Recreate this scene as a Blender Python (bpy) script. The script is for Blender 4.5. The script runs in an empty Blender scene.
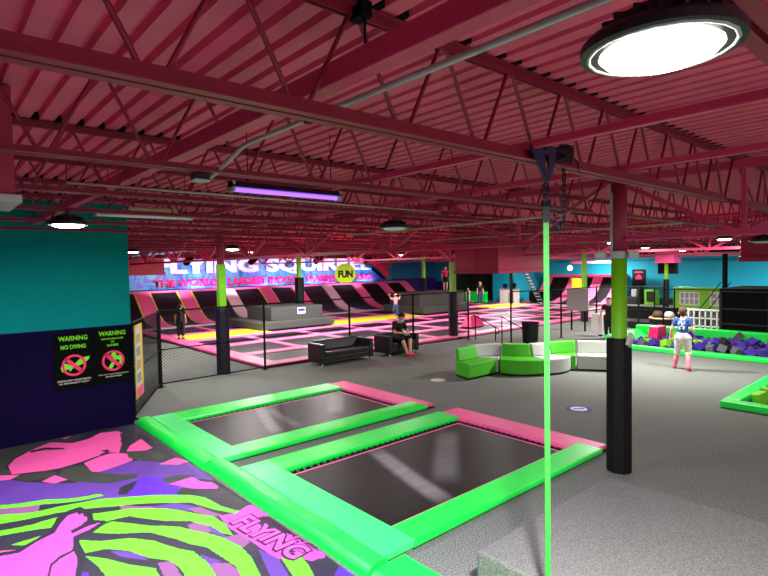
import bpy, bmesh, math, random
import numpy as np
from mathutils import Vector, Matrix
random.seed(7)
SC = bpy.context.scene
COL = SC.collection
PI = math.pi

# ------------------------------------------------------------------ helpers
def lin(c):
    c = c / 255.0
    return c / 12.92 if c <= 0.04045 else ((c + 0.055) / 1.055) ** 2.4
def rgb(r, g, b): return (lin(r), lin(g), lin(b), 1.0)

MATS = {}
def mat(name, col, rough=0.6, metal=0.0, noise=0.0, scale=8.0, bump=0.0, bscale=60.0, emit=0.0, spec=0.5, coat=0.0):
    m = bpy.data.materials.new(name); m.use_nodes = True
    nt = m.node_tree; b = nt.nodes['Principled BSDF']
    c = rgb(*col)
    b.inputs['Base Color'].default_value = c
    b.inputs['Roughness'].default_value = rough
    b.inputs['Metallic'].default_value = metal
    b.inputs['Specular IOR Level'].default_value = spec
    if coat: b.inputs['Coat Weight'].default_value = coat; b.inputs['Coat Roughness'].default_value = 0.25
    if emit:
        b.inputs['Emission Color'].default_value = c
        b.inputs['Emission Strength'].default_value = emit
    tc = None
    if noise or bump:
        tc = nt.nodes.new('ShaderNodeTexCoord')
    if noise:
        n = nt.nodes.new('ShaderNodeTexNoise'); n.inputs['Scale'].default_value = scale
        n.inputs['Detail'].default_value = 6
        nt.links.new(tc.outputs['Object'], n.inputs['Vector'])
        r = nt.nodes.new('ShaderNodeMapRange')
        r.inputs[1].default_value = 0.3; r.inputs[2].default_value = 0.7
        r.inputs[3].default_value = 1 - noise; r.inputs[4].default_value = 1 + noise
        nt.links.new(n.outputs['Fac'], r.inputs[0])
        mx = nt.nodes.new('ShaderNodeMix'); mx.data_type = 'RGBA'; mx.blend_type = 'MULTIPLY'
        mx.inputs[0].default_value = 1.0
        mx.inputs[6].default_value = c
        nt.links.new(r.outputs[0], mx.inputs[7])
        nt.links.new(mx.outputs[2], b.inputs['Base Color'])
    if bump:
        n2 = nt.nodes.new('ShaderNodeTexNoise'); n2.inputs['Scale'].default_value = bscale
        nt.links.new(tc.outputs['Object'], n2.inputs['Vector'])
        bp = nt.nodes.new('ShaderNodeBump'); bp.inputs['Strength'].default_value = bump
        bp.inputs['Distance'].default_value = 0.02
        nt.links.new(n2.outputs['Fac'], bp.inputs['Height'])
        nt.links.new(bp.outputs['Normal'], b.inputs['Normal'])
    MATS[name] = m
    return m

class MB:
    def __init__(s): s.v = []; s.f = []; s.mi = []; s.cur = 0
    def add(s, vs, fs, mi=None):
        o = len(s.v); s.v += [tuple(v) for v in vs]
        for f in fs: s.f.append([i + o for i in f]); s.mi.append(s.cur if mi is None else mi)
        return s
    def box(s, x0, x1, y0, y1, z0, z1, mi=None):
        return s.add([(x0,y0,z0),(x1,y0,z0),(x1,y1,z0),(x0,y1,z0),(x0,y0,z1),(x1,y0,z1),(x1,y1,z1),(x0,y1,z1)],
                     [(3,2,1,0),(4,5,6,7),(0,1,5,4),(1,2,6,5),(2,3,7,6),(3,0,4,7)], mi)
    def obox(s, c, d, M=None, mi=None):
        pts = []
        for z in (-.5, .5):
            for x, y in ((-.5,-.5),(.5,-.5),(.5,.5),(-.5,.5)):
                p = Vector((x*d[0], y*d[1], z*d[2]))
                if M is not None: p = M @ p
                pts.append(p + Vector(c))
        return s.add(pts, [(3,2,1,0),(4,5,6,7),(0,1,5,4),(1,2,6,5),(2,3,7,6),(3,0,4,7)], mi)
    def beam(s, a, b, w, h, mi=None):           # rectangular bar from a to b, w sideways, h the other way
        a = Vector(a); b = Vector(b); d = (b - a); L = d.length; d.normalize()
        up = Vector((0,0,1)) if abs(d.z) < 0.95 else Vector((1,0,0))
        r = d.cross(up).normalized(); u = r.cross(d).normalized()
        M = Matrix((d, r, u)).transposed()
        return s.obox((a + b) / 2, (L, w, h), M, mi)
    def tube(s, pts, r, n=6, cap=True, mi=None):
        pts = [Vector(p) for p in pts]; k = len(pts)
        vs = []; prev = None
        for i, p in enumerate(pts):
            if i == 0: d = pts[1] - pts[0]
            elif i == k - 1: d = pts[-1] - pts[-2]
            else: d = (pts[i+1] - pts[i]).normalized() + (pts[i] - pts[i-1]).normalized()
            d.normalize()
            if prev is None:
                up = Vector((0,0,1)) if abs(d.z) < 0.9 else Vector((1,0,0))
                u = d.cross(up).normalized()
            else:
                u = (prev - d * prev.dot(d)).normalized()
            prev = u; w = d.cross(u)
            rr = r[i] if isinstance(r, (list, tuple)) else r
            for j in range(n):
                a = 2*PI*j/n
                vs.append(p + u*(math.cos(a)*rr) + w*(math.sin(a)*rr))
        fs = []
        for i in range(k-1):
            for j in range(n):
                fs.append((i*n+j, i*n+(j+1)%n, (i+1)*n+(j+1)%n, (i+1)*n+j))
        if cap: fs.append(tuple(reversed(range(n)))); fs.append(tuple(range((k-1)*n, k*n)))
        return s.add(vs, fs, mi)
    def lathe(s, prof, c, n=24, mi=None):       # prof = [(r, z)...]
        vs = []; k = len(prof)
        for r, z in prof:
            for j in range(n):
                a = 2*PI*j/n; vs.append((c[0]+r*math.cos(a), c[1]+r*math.sin(a), c[2]+z))
        fs = []
        for i in range(k-1):
            for j in range(n):
                fs.append((i*n+j, i*n+(j+1)%n, (i+1)*n+(j+1)%n, (i+1)*n+j))
        fs.append(tuple(reversed(range(n)))); fs.append(tuple(range((k-1)*n, k*n)))
        return s.add(vs, fs, mi)
    def prism(s, poly, z0, z1, mi=None):        # vertical prism over a CCW polygon
        n = len(poly)
        vs = [(x, y, z0) for x, y in poly] + [(x, y, z1) for x, y in poly]
        fs = [tuple(reversed(range(n))), tuple(range(n, 2*n))] + [(i, (i+1)%n, n+(i+1)%n, n+i) for i in range(n)]
        return s.add(vs, fs, mi)
    def extr(s, prof, fn, a, b, mi=None):       # profile points -> fn(p, t) at t=a and t=b
        n = len(prof)
        vs = [fn(p, a) for p in prof] + [fn(p, b) for p in prof]
        fs = [tuple(reversed(range(n))), tuple(range(n, 2*n))] + [(i, (i+1)%n, n+(i+1)%n, n+i) for i in range(n)]
        return s.add(vs, fs, mi)
    def build(s, name, mats, parent=None, smooth=False, bevel=0.0, seg=2):
        me = bpy.data.meshes.new(name)
        off = Vector(parent_world(parent)) if parent else Vector((0,0,0))
        me.from_pydata([tuple(Vector(v) - off) for v in s.v], [], s.f)
        if not isinstance(mats, (list, tuple)): mats = [mats]
        for m in mats: me.materials.append(m if not isinstance(m, str) else MATS[m])
        for p, i in zip(me.polygons, s.mi):
            p.material_index = min(i, len(mats)-1); p.use_smooth = smooth
        bm = bmesh.new(); bm.from_mesh(me); bmesh.ops.recalc_face_normals(bm, faces=bm.faces); bm.to_mesh(me); bm.free()
        me.update()
        o = bpy.data.objects.new(name, me); COL.objects.link(o)
        if parent: o.parent = parent
        if bevel:
            b = o.modifiers.new('Bevel', 'BEVEL'); b.width = bevel; b.segments = seg; b.limit_method = 'ANGLE'; b.harden_normals = False
        return o
def parent_world(p):
    l = Vector((0,0,0))
    while p is not None:
        l = l + Vector(p.location); p = p.parent
    return l
def thing(name, label, cat, loc=(0,0,0), group=None):
    o = bpy.data.objects.new(name, None); COL.objects.link(o)
    o.location = loc; o['label'] = label; o['category'] = cat; o.empty_display_size = 0.1
    if group: o['group'] = group
    return o
def tag(o, label, cat, group=None):
    o['label'] = label; o['category'] = cat
    if group: o['group'] = group
    return o
def struct(o): o['kind'] = 'structure'; return o
def dup(root, loc, rotz=0.0, label=None, group=None):
    r = root.copy(); COL.objects.link(r); r.location = loc; r.rotation_euler = (0, 0, rotz)
    if label: r['label'] = label
    if group: r['group'] = group
    for ch in list(root.children):
        c = ch.copy(); COL.objects.link(c); c.parent = r
        for g in list(ch.children):
            d = g.copy(); COL.objects.link(d); d.parent = c
    return r
def text_part(name, s, m, M, width=None, height=None, parent=None, ext=0.004, off=0.0, align='LEFT', shear=0.0):
    cu = bpy.data.curves.new(name, 'FONT'); cu.body = s; cu.size = 1.0; cu.extrude = 0.0; cu.offset = off
    cu.align_x = 'LEFT'; cu.shear = shear; cu.resolution_u = 3
    o = bpy.data.objects.new(name + '_tmp', cu); COL.objects.link(o)
    dg = bpy.context.evaluated_depsgraph_get(); dg.update()
    me = bpy.data.meshes.new_from_object(o.evaluated_get(dg))
    bpy.data.objects.remove(o); bpy.data.curves.remove(cu)
    co = np.zeros(len(me.vertices)*3); me.vertices.foreach_get('co', co); co = co.reshape(-1, 3)
    mn = co.min(0); mx = co.max(0); sz = mx - mn
    sx = width / sz[0] if width else (height / sz[1])
    sy = height / sz[1] if height else sx
    offp = Vector(parent_world(parent)) if parent else Vector((0,0,0))
    for v in me.vertices:
        x = (v.co.x - mn[0]) * sx; y = (v.co.y - mn[1]) * sy
        if align == 'CENTER': x -= sz[0]*sx/2
        v.co = (M @ Vector((x, y, ext))) - offp
    me.materials.append(MATS[m]); me.name = name
    q = bpy.data.objects.new(name, me); COL.objects.link(q)
    if parent: q.parent = parent
    sol = q.modifiers.new('Solid', 'SOLIDIFY'); sol.thickness = max(ext, 0.002); sol.offset = 0
    return q
def frame(o, x, y):                              # matrix from origin, x axis, y axis
    x = Vector(x).normalized(); y = Vector(y).normalized(); z = x.cross(y)
    M = Matrix.Identity(4)
    for i in range(3): M[i][0] = x[i]; M[i][1] = y[i]; M[i][2] = z[i]; M[i][3] = o[i]
    return M
ORD = ['first','second','third','fourth','fifth','sixth','seventh','eighth','ninth','tenth','eleventh','twelfth','thirteenth',
       'fourteenth','fifteenth','sixteenth','seventeenth','eighteenth','nineteenth','twentieth','twenty-first','twenty-second','twenty-third','twenty-fourth']

# ------------------------------------------------------------------ materials
mat('deck_paint', (236,88,126), 0.65, noise=0.08, scale=3)
mat('steel_paint', (142,20,54), 0.5, noise=0.1, scale=6)
mat('girder_paint', (208,58,102), 0.45, noise=0.06, scale=4)
mat('column_pink', (165,50,80), 0.5)
mat('lime_paint', (112,190,8), 0.5, noise=0.05, scale=5)
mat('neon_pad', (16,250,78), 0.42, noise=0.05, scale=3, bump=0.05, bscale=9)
mat('neon_pad_lamplit', (58,250,124), 0.42, noise=0.05, scale=3, bump=0.05, bscale=9)  # same green vinyl, with the lamp's brightening put into the colour
mat('pink_pad', (250,92,158), 0.5, noise=0.05, scale=4)
mat('court_pink', (240,104,160), 0.5, noise=0.06, scale=1.5)
mat('hot_pink', (250,20,120), 0.5)
mat('white_vinyl', (232,222,224), 0.45)
mat('yellow_pad', (226,232,30), 0.5, noise=0.04, scale=2)
mat('black_vinyl', (7,7,8), 0.5, spec=0.3)
mat('wrap_vinyl', (4,4,4), 0.6, spec=0.25, noise=0.1, scale=10)
mat('wrap_navy', (20,17,40), 0.5)
mat('black_metal', (14,14,16), 0.75, spec=0.12)
mat('wire_black', (20,20,22), 0.8, spec=0.1)
mat('grey_metal', (176,172,172), 0.45, 0.0)
mat('pale_pipe', (198,182,160), 0.4, 0.2)
mat('chain_steel', (38,38,46), 0.35, 0.7)
mat('navy_steel', (26,30,72), 0.4)
mat('teal_paint', (0,136,134), 0.85, spec=0.12, noise=0.05, scale=1.2)
mat('cyan_paint', (0,172,200), 0.7, noise=0.04, scale=1.0)
mat('purple_paint', (13,4,46), 0.85, spec=0.08, noise=0.05, scale=1.2)
mat('purple_far', (48,16,120), 0.7)
mat('blue_far', (22,112,160), 0.7)
mat('dark_far', (44,48,50), 0.8)
mat('drape_black', (5,5,6), 0.9, spec=0.2)
mat('panel_grey', (150,152,150), 0.7)
mat('white_paint', (208,208,202), 0.55)
mat('white_soft', (182,189,180), 0.6)
mat('lime_seat', (66,184,18), 0.55, noise=0.04, scale=5)
mat('sofa_black', (18,21,21), 0.4, noise=0.06, scale=12)
mat('skin', (214,160,132), 0.55)
mat('skin_dark', (196,140,112), 0.55)
mat('hair_brown', (70,44,30), 0.8, noise=0.25, scale=40)
mat('hair_dark', (22,17,15), 0.8)
mat('hair_fair', (150,110,70), 0.8)
mat('cloth_black', (7,7,8), 0.85)
mat('cloth_blue', (46,82,146), 0.85, noise=0.12, scale=14)
mat('cloth_print', (206,222,240), 0.85)
mat('cloth_white', (216,214,206), 0.85, noise=0.06, scale=9)
mat('cloth_denim', (38,58,92), 0.85)
mat('cloth_pinkred', (222,70,92), 0.8)
mat('cloth_rose', (224,128,146), 0.8)
mat('cloth_magenta', (206,30,96), 0.8)
mat('mask_white', (210,212,216), 0.8)
mat('sign_black', (4,9,5), 0.8, spec=0.08)
mat('sign_lime', (120,228,20), 0.5)
mat('sign_pink', (232,36,96), 0.5)
mat('sign_white', (235,235,230), 0.5)
mat('foam_purple', (66,40,150), 0.85)
mat('foam_grey', (92,94,104), 0.85)
mat('foam_black', (24,24,28), 0.85)
mat('foam_lime', (132,214,30), 0.85)
mat('red_duct', (168,38,70), 0.55, noise=0.05, scale=3)
mat('wood_tan', (190,160,110), 0.6)
mat('poster_yellow', (236,190,30), 0.6)
mat('lamp_black', (40,40,44), 0.4, 0.3)
mat('lamp_glow', (255,250,244), 0.5, emit=14.0)
mat('uv_glow', (132,84,255), 0.5, emit=1.1)
mat('led_magenta', (255,20,200), 0.5, emit=3.0)
mat('led_blue', (40,90,255), 0.5, emit=6.0)
mat('tube_white', (235,232,238), 0.4)
mat('glass_white', (240,245,255), 0.4, emit=2.0)
mat('strap_green', (40,138,46), 0.6, noise=0.08, scale=30)

def carpet(name, c1, c2, sc, rough=0.95):
    m = bpy.data.materials.new(name); m.use_nodes = True; nt = m.node_tree; b = nt.nodes['Principled BSDF']
    b.inputs['Roughness'].default_value = rough; b.inputs['Specular IOR Level'].default_value = 0.2
    tc = nt.nodes.new('ShaderNodeTexCoord')
    n = nt.nodes.new('ShaderNodeTexNoise'); n.inputs['Scale'].default_value = sc; n.inputs['Detail'].default_value = 3
    nt.links.new(tc.outputs['Object'], n.inputs['Vector'])
    n2 = nt.nodes.new('ShaderNodeTexNoise'); n2.inputs['Scale'].default_value = 0.55; n2.inputs['Detail'].default_value = 4
    nt.links.new(tc.outputs['Object'], n2.inputs['Vector'])
    cr = nt.nodes.new('ShaderNodeValToRGB')
    cr.color_ramp.elements[0].position = 0.34; cr.color_ramp.elements[0].color = rgb(*c1)
    cr.color_ramp.elements[1].position = 0.66; cr.color_ramp.elements[1].color = rgb(*c2)
    nt.links.new(n.outputs['Fac'], cr.inputs[0])
    mr = nt.nodes.new('ShaderNodeMapRange'); mr.inputs[3].default_value = 0.9; mr.inputs[4].default_value = 1.1
    nt.links.new(n2.outputs['Fac'], mr.inputs[0])
    mx = nt.nodes.new('ShaderNodeMix'); mx.data_type = 'RGBA'; mx.blend_type = 'MULTIPLY'; mx.inputs[0].default_value = 1
    nt.links.new(cr.outputs[0], mx.inputs[6]); nt.links.new(mr.outputs[0], mx.inputs[7])
    nt.links.new(mx.outputs[2], b.inputs['Base Color'])
    bp = nt.nodes.new('ShaderNodeBump'); bp.inputs['Strength'].default_value = 0.4; bp.inputs['Distance'].default_value = 0.01
    nt.links.new(n.outputs['Fac'], bp.inputs['Height']); nt.links.new(bp.outputs['Normal'], b.inputs['Normal'])
    MATS[name] = m
carpet('carpet_grey', (76,82,76), (140,146,138), 62)
carpet('carpet_block', (84,86,84), (122,125,120), 85)
carpet('court_carpet', (62,64,62), (92,95,91), 40)
mat('fun_lime', (150,196,26), 0.6, spec=0.2)

def bed_mat(name, sheen, lo=(7,8,7), hi=(26,28,26), rough=0.42, streaks=()):
    m = bpy.data.materials.new(name); m.use_nodes = True; nt = m.node_tree; b = nt.nodes['Principled BSDF']
    tc = nt.nodes.new('ShaderNodeTexCoord'); mp = nt.nodes.new('ShaderNodeMapping')
    mp.inputs['Scale'].default_value = (1.0, 5.0, 1.0)
    nt.links.new(tc.outputs['Object'], mp.inputs['Vector'])
    n = nt.nodes.new('ShaderNodeTexNoise'); n.inputs['Scale'].default_value = 1.6; n.inputs['Detail'].default_value = 7
    nt.links.new(mp.outputs['Vector'], n.inputs['Vector'])
    cr = nt.nodes.new('ShaderNodeValToRGB')
    cr.color_ramp.elements[0].position = 0.3; cr.color_ramp.elements[0].color = rgb(*lo)
    cr.color_ramp.elements[1].position = 0.75; cr.color_ramp.elements[1].color = rgb(*hi)
    nt.links.new(n.outputs['Fac'], cr.inputs[0]); last = cr.outputs[0]
    sep = nt.nodes.new('ShaderNodeSeparateXYZ'); nt.links.new(tc.outputs['Object'], sep.inputs[0])
    def M(op, a, c):
        q = nt.nodes.new('ShaderNodeMath'); q.operation = op
        for i, v in enumerate((a, c)):
            if v is None: continue
            if isinstance(v, (int, float)): q.inputs[i].default_value = v
            else: nt.links.new(v, q.inputs[i])
        return q.outputs[0]
    for (x0, y0, x1, y1, wd, amt) in streaks:      # pale streaks: scuffed dust tracks, plus lamp reflections painted into the colour
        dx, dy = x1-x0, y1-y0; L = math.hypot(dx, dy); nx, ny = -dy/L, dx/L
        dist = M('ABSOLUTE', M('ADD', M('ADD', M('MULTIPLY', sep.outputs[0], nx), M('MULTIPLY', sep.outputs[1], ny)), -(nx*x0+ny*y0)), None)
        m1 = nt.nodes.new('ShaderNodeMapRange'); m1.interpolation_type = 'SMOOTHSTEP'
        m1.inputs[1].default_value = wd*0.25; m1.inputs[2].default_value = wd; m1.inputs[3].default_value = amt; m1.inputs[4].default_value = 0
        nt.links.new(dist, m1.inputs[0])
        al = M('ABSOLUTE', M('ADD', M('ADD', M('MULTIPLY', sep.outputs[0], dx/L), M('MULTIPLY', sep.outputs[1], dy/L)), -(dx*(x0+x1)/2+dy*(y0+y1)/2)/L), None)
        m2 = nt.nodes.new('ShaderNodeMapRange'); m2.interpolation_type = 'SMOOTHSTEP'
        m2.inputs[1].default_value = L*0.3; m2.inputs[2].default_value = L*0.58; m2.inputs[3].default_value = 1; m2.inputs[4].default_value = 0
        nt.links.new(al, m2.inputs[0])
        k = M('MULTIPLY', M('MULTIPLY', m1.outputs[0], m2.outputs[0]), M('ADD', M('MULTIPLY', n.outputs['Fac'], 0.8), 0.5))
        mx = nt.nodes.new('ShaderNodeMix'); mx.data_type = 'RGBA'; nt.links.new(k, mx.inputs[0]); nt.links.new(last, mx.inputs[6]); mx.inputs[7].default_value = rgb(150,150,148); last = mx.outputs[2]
    nt.links.new(last, b.inputs['Base Color'])
    b.inputs['Roughness'].default_value = rough; b.inputs['Specular IOR Level'].default_value = sheen
    w = nt.nodes.new('ShaderNodeTexNoise'); w.inputs['Scale'].default_value = 220
    nt.links.new(tc.outputs['Object'], w.inputs['Vector'])
    bp = nt.nodes.new('ShaderNodeBump'); bp.inputs['Strength'].default_value = 0.12; bp.inputs['Distance'].default_value = 0.004
    nt.links.new(w.outputs['Fac'], bp.inputs['Height']); nt.links.new(bp.outputs['Normal'], b.inputs['Normal'])
    MATS[name] = m
bed_mat('bed_black', 0.2, rough=0.5)
mat('cage_rail', (44,47,50), 0.7, spec=0.2)
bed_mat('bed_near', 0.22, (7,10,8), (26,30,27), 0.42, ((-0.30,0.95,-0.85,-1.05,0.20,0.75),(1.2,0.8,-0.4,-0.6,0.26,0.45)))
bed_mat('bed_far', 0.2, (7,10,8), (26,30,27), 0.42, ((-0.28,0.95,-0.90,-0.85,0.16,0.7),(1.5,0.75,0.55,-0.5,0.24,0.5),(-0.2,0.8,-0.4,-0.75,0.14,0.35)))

# night-time mural behind the big sign: blue / teal / violet blotches
def mural():
    m = bpy.data.materials.new('mural_print'); m.use_nodes = True; nt = m.node_tree; b = nt.nodes['Principled BSDF']
    tc = nt.nodes.new('ShaderNodeTexCoord'); mp = nt.nodes.new('ShaderNodeMapping'); mp.inputs['Scale'].default_value = (0.9, 1, 0.55)
    nt.links.new(tc.outputs['Object'], mp.inputs['Vector'])
    n = nt.nodes.new('ShaderNodeTexNoise'); n.inputs['Scale'].default_value = 1.6; n.inputs['Detail'].default_value = 5; n.inputs['Distortion'].default_value = 1.2
    nt.links.new(mp.outputs['Vector'], n.inputs['Vector'])
    cr = nt.nodes.new('ShaderNodeValToRGB'); e = cr.color_ramp.elements
    e[0].position = 0.30; e[0].color = rgb(26,14,74)
    e[1].position = 0.78; e[1].color = rgb(120,200,225)
    for p, c in ((0.42,(40,110,190)),(0.5,(60,140,150)),(0.58,(84,70,190)),(0.66,(20,84,96))):
        q = e.new(p); q.color = rgb(*c)
    nt.links.new(n.outputs['Fac'], cr.inputs[0]); nt.links.new(cr.outputs[0], b.inputs['Base Color'])
    b.inputs['Roughness'].default_value = 0.5
    MATS['mural_print'] = m
mural()
mat('letter_white', (226,218,250), 0.5)
mat('letter_pink', (250,8,86), 0.5)
mat('logo_red', (240,20,60), 0.5)

# ------------------------------------------------------------------ camera (standing on a platform, eye 2.8 m above the carpet)
def make_camera():
    yaw, pitch, roll = math.radians(48.9755), math.radians(-2.2687), math.radians(-1.0360)
    fw = Vector((math.cos(yaw)*math.cos(pitch), math.sin(yaw)*math.cos(pitch), math.sin(pitch)))
    rt = Vector((math.sin(yaw), -math.cos(yaw), 0)); up = rt.cross(fw)
    r2 = rt*math.cos(roll) + up*math.sin(roll); u2 = -rt*math.sin(roll) + up*math.cos(roll)
    cd = bpy.data.cameras.new('camera'); cd.sensor_width = 36.0; cd.lens = 36.0*530/768; cd.clip_start = 0.05; cd.clip_end = 200
    co = bpy.data.objects.new('camera', cd); COL.objects.link(co)
    M = Matrix((r2, u2, -fw)).transposed().to_4x4(); M.translation = Vector((0, 0, 2.8))
    co.matrix_world = M; SC.camera = co
make_camera()

# ------------------------------------------------------------------ setting
ZD = 4.0
b = MB(); b.box(-5, 38, -6, 32, -0.2, 0.0); struct(b.build('floor', 'carpet_grey'))
# corrugated roof deck: wide flats, narrow recesses, ribs along Y
b = MB(); x = -5.0; prof = []
P0 = 0.155
k = int(43/P0)
for i in range(k):
    x0 = -5 + i*P0
    prof += [(x0, ZD), (x0+0.098, ZD), (x0+0.108, ZD+0.045), (x0+0.145, ZD+0.045)]
prof.append((-5 + k*P0, ZD))
vs = [(p[0], -6, p[1]) for p in prof] + [(p[0], 32, p[1]) for p in prof]
n = len(prof)
b.add(vs, [(i, i+1, n+i+1, n+i) for i in range(n-1)])
b.box(-5, 38, -6, 32, ZD+0.06, ZD+0.12)
for kk in range(-1, 7):                              # dark blocks painting the unlit gaps in the flutes over each near joist
    yj = 1.95 + 1.5*kk
    for i in range(int(17/P0)):
        x0 = -5 + (i+18)*P0; b.box(x0+0.104, x0+0.149, yj-0.085, yj+0.05, ZD-0.004, ZD+0.05, 1)
struct(b.build('ceiling', ['deck_paint', 'drape_black']))

def two_tone(name, segs, zb, lo, hi, ztop=ZD):    # segs = list of (x0,x1,y0,y1)
    b = MB()
    for x0, x1, y0, y1 in segs:
        b.box(x0, x1, y0, y1, 0, zb, 0); b.box(x0, x1, y0, y1, zb, ztop, 1)
    return struct(b.build(name, [lo, hi]))
two_tone('wall_left', [(-4.8, 2.83, 10.3, 10.55)], 1.845, 'purple_paint', 'teal_paint')
two_tone('wall_side', [(-5.0, -4.8, -6, 10.55)], 1.845, 'purple_paint', 'teal_paint')
two_tone('wall_back', [(2.0, 33.2, 31.2, 31.5)], 1.85, 'purple_far', 'blue_far')
two_tone('wall_court_left', [(1.8, 2.0, 10.55, 31.5)], 1.85, 'purple_far', 'teal_paint')
two_tone('wall_right', [(37.0, 37.3, -6, 23.3)], 0.4, 'dark_far', 'cyan_paint')
b = MB(); b.box(33.0, 33.2, 29.2, 31.2, 0, 1.5, 1); b.box(33.0, 33.2, 29.2, 31.2, 1.5, ZD, 0)
b.box(33.0, 33.2, 23.3, 25.2, 0, ZD, 0); b.box(33.0, 33.2, 25.2, 29.2, 2.5, ZD, 0); b.box(33.2, 37.3, 23.3, 23.5, 0, ZD, 0)
b.box(35.5, 35.7, 23.5, 31.2, 0, ZD, 2); b.box(33.2, 35.7, 29.2, 29.4, 0, ZD, 2)
struct(b.build('wall_alcove', ['cyan_paint', 'purple_far', 'dark_far']))

# ------------------------------------------------------------------ roof steel
XG = [7.0, 15.45, 24.0, 32.5]
def joist(k):
    Y = 1.95 + 1.5*k
    where = ('nearest' if k == -2 else ORD[k+2])
    t = thing('roof_joist', 'pink open web roof joist under the deck, %s counted away from the camera' % where,
              'roof joist', (0, Y, ZD), 'open web roof joists')
    y = Y; ch = MB(); tp = MB()
    cuts = [-4.8] + XG + [36.9]
    for sgn in (-1, 1):
        f = lambda p, x, sgn=sgn: (x, y + sgn*p[0], p[1])
        hc = 0.072 if k == 0 else 0.042                     # the joist over the hoist has the heavier chord
        L1 = [(0.010,3.45),(0.058,3.45),(0.058,3.457),(0.017,3.457),(0.017,3.45+hc),(0.010,3.45+hc)]
        L2 = [(0.010,3.99),(0.055,3.99),(0.055,3.983),(0.017,3.983),(0.017,3.945),(0.010,3.945)]
        for i in range(len(cuts)-1):
            a = cuts[i] + (0.0 if i == 0 else 0.38); c = cuts[i+1] - (0.0 if i == len(cuts)-2 else 0.38)
            ch.extr(L1, f, a, c)
        tp.extr(L2, f, cuts[0], cuts[-1])
    tp.build('top_chord', 'steel_paint', t); ch.build('bottom_chord', 'steel_paint', t)
    w = MB(); ph = 0.64 if k % 2 == 0 else 0.53
    for i in range(len(cuts)-1):
        a = cuts[i]; c = cuts[i+1]
        pts = [(a+0.06, y, 3.94)]
        xn = ph + 0.6*math.ceil((a + 0.34 - ph)/0.6)
        while xn < c - 0.34:
            pts += [(xn-0.03, y, 3.48), (xn+0.03, y, 3.48)]
            if xn + 0.6 < c - 0.34: pts += [(xn+0.27, y, 3.95), (xn+0.33, y, 3.95)]
            xn += 0.6
        pts.append((c-0.06, y, 3.94))
        w.tube(pts, 0.0125, 6 if k < 4 else 4)
    w.build('web', 'steel_paint', t, smooth=True)
for k in range(-2, 20): joist(k)

def girder(X, which):
    t = thing('joist_girder', 'deep pink truss girder under the joists, %s' % which, 'girder', (X, 3.28, 3.9), 'truss girders')
    Y0, Y1 = -5.5, 31.0
    for nm, z0, z1, w in (('top_chord', 3.84, 3.93, 0.075), ('bottom_chord', 3.09, 3.16, 0.075)):
        b = MB()
        for s in (-1, 1):
            b.extr([(0.012,z1),(w,z1),(w,z1-0.012),(0.024,z1-0.012),(0.024,z0),(0.012,z0)] if nm == 'top_chord' else
                   [(0.012,z0),(w,z0),(w,z0+0.012),(0.024,z0+0.012),(0.024,z1),(0.012,z1)],
                   lambda p, y, s=s: (X + s*p[0], y, p[1]), Y0, Y1)
        b.build(nm, 'girder_paint', t)
    n = -2
    yb = 1.87 - 6.0
    while yb < 30.5:
        for s in (-1, 1):
            yt = yb + s*1.49
            if Y0 < yt < Y1:
                d = MB(); d.beam((X, yb + s*0.05, 3.12), (X, yt - s*0.04, 3.87), 0.085, 0.05); d.build('diagonal_brace', 'girder_paint', t)
        d = MB(); d.beam((X, yb, 3.1), (X, yb, 3.9), 0.05, 0.04); d.build('vertical_brace', 'girder_paint', t)
        yb += 2.99
girder(XG[0], 'nearest, over the black wrapped near column')
girder(XG[1], 'second, over the column by the seated man')
girder(XG[2], 'third, over the far columns down the hall')
girder(XG[3], 'farthest, near the cyan wall')

for i, (X, w, h, z, lab) in enumerate([(1.42, 0.085, 0.10, 3.60, 'thick pink beam crossing overhead from the top edge towards the left'),
        (2.90, 0.05, 0.05, 3.52, 'slim pink bridging bar across the joists beyond the overhead beam'),
        (4.20, 0.05, 0.05, 3.52, 'slim pink bridging bar across the joists before the truss girder, behind the hoist'),
        (9.8, 0.05, 0.05, 3.52, 'slim pink bridging bar across the joists past the nearest truss girder'),
        (12.6, 0.05, 0.05, 3.52, 'slim pink bridging bar across the joists before the second truss girder'),
        (18.3, 0.05, 0.05, 3.52, 'slim pink bridging bar across the joists past the second truss girder'),
        (21.2, 0.05, 0.05, 3.52, 'slim pink bridging bar across the joists before the third truss girder')]):
    b = MB(); b.box(X-w/2, X+w/2, -5, 30.8, z, z+h)
    tag(b.build('bridging_bar' if i else 'roof_beam', 'girder_paint', bevel=0.006), lab, 'roof beam')

# grey conduit with the bend down to its junction box
t = thing('conduit', 'grey metal conduit running under the roof and bending down to a small box', 'pipe', (1.66, 3.3, 3.62))
b = MB(); b.tube([(1.66,-4,3.635),(1.66,3.22,3.635),(1.645,3.30,3.62),(1.53,3.46,3.46),(1.50,3.49,3.432),(1.46,3.50,3.43)], 0.016, 8); b.build('pipe', 'grey_metal', t, smooth=True)
b = MB(); b.box(1.38,1.485,3.46,3.55,3.405,3.447); b.build('junction_box', 'lamp_black', t, bevel=0.006)
b = MB(); b.box(1.37,1.475,3.44,3.54,3.392,3.405); b.build('cover_plate', 'grey_metal', t, bevel=0.004)
b = MB(); b.box(1.638,1.682,2.50,2.54,3.61,3.66); b.tube([(1.66,2.52,3.66),(1.66,2.52,3.74)], 0.012, 6); b.build('clamp', 'black_metal', t)
b = MB(); b.tube([(0.9,4.88,3.52),(3.6,4.88,3.52),(5.2,4.88,3.52)], 0.011, 6); tag(b.build('conduit', 'pale_pipe', smooth=True), 'pale cream conduit running left to right above the violet light bar', 'pipe')
b = MB(); b.tube([(6.2,8.2,3.42),(6.2,3.6,3.42)], 0.016, 6); tag(b.build('conduit', 'pale_pipe', smooth=True), 'pale conduit beside the nearest truss girder, left of the hoist chain', 'pipe')
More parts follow.
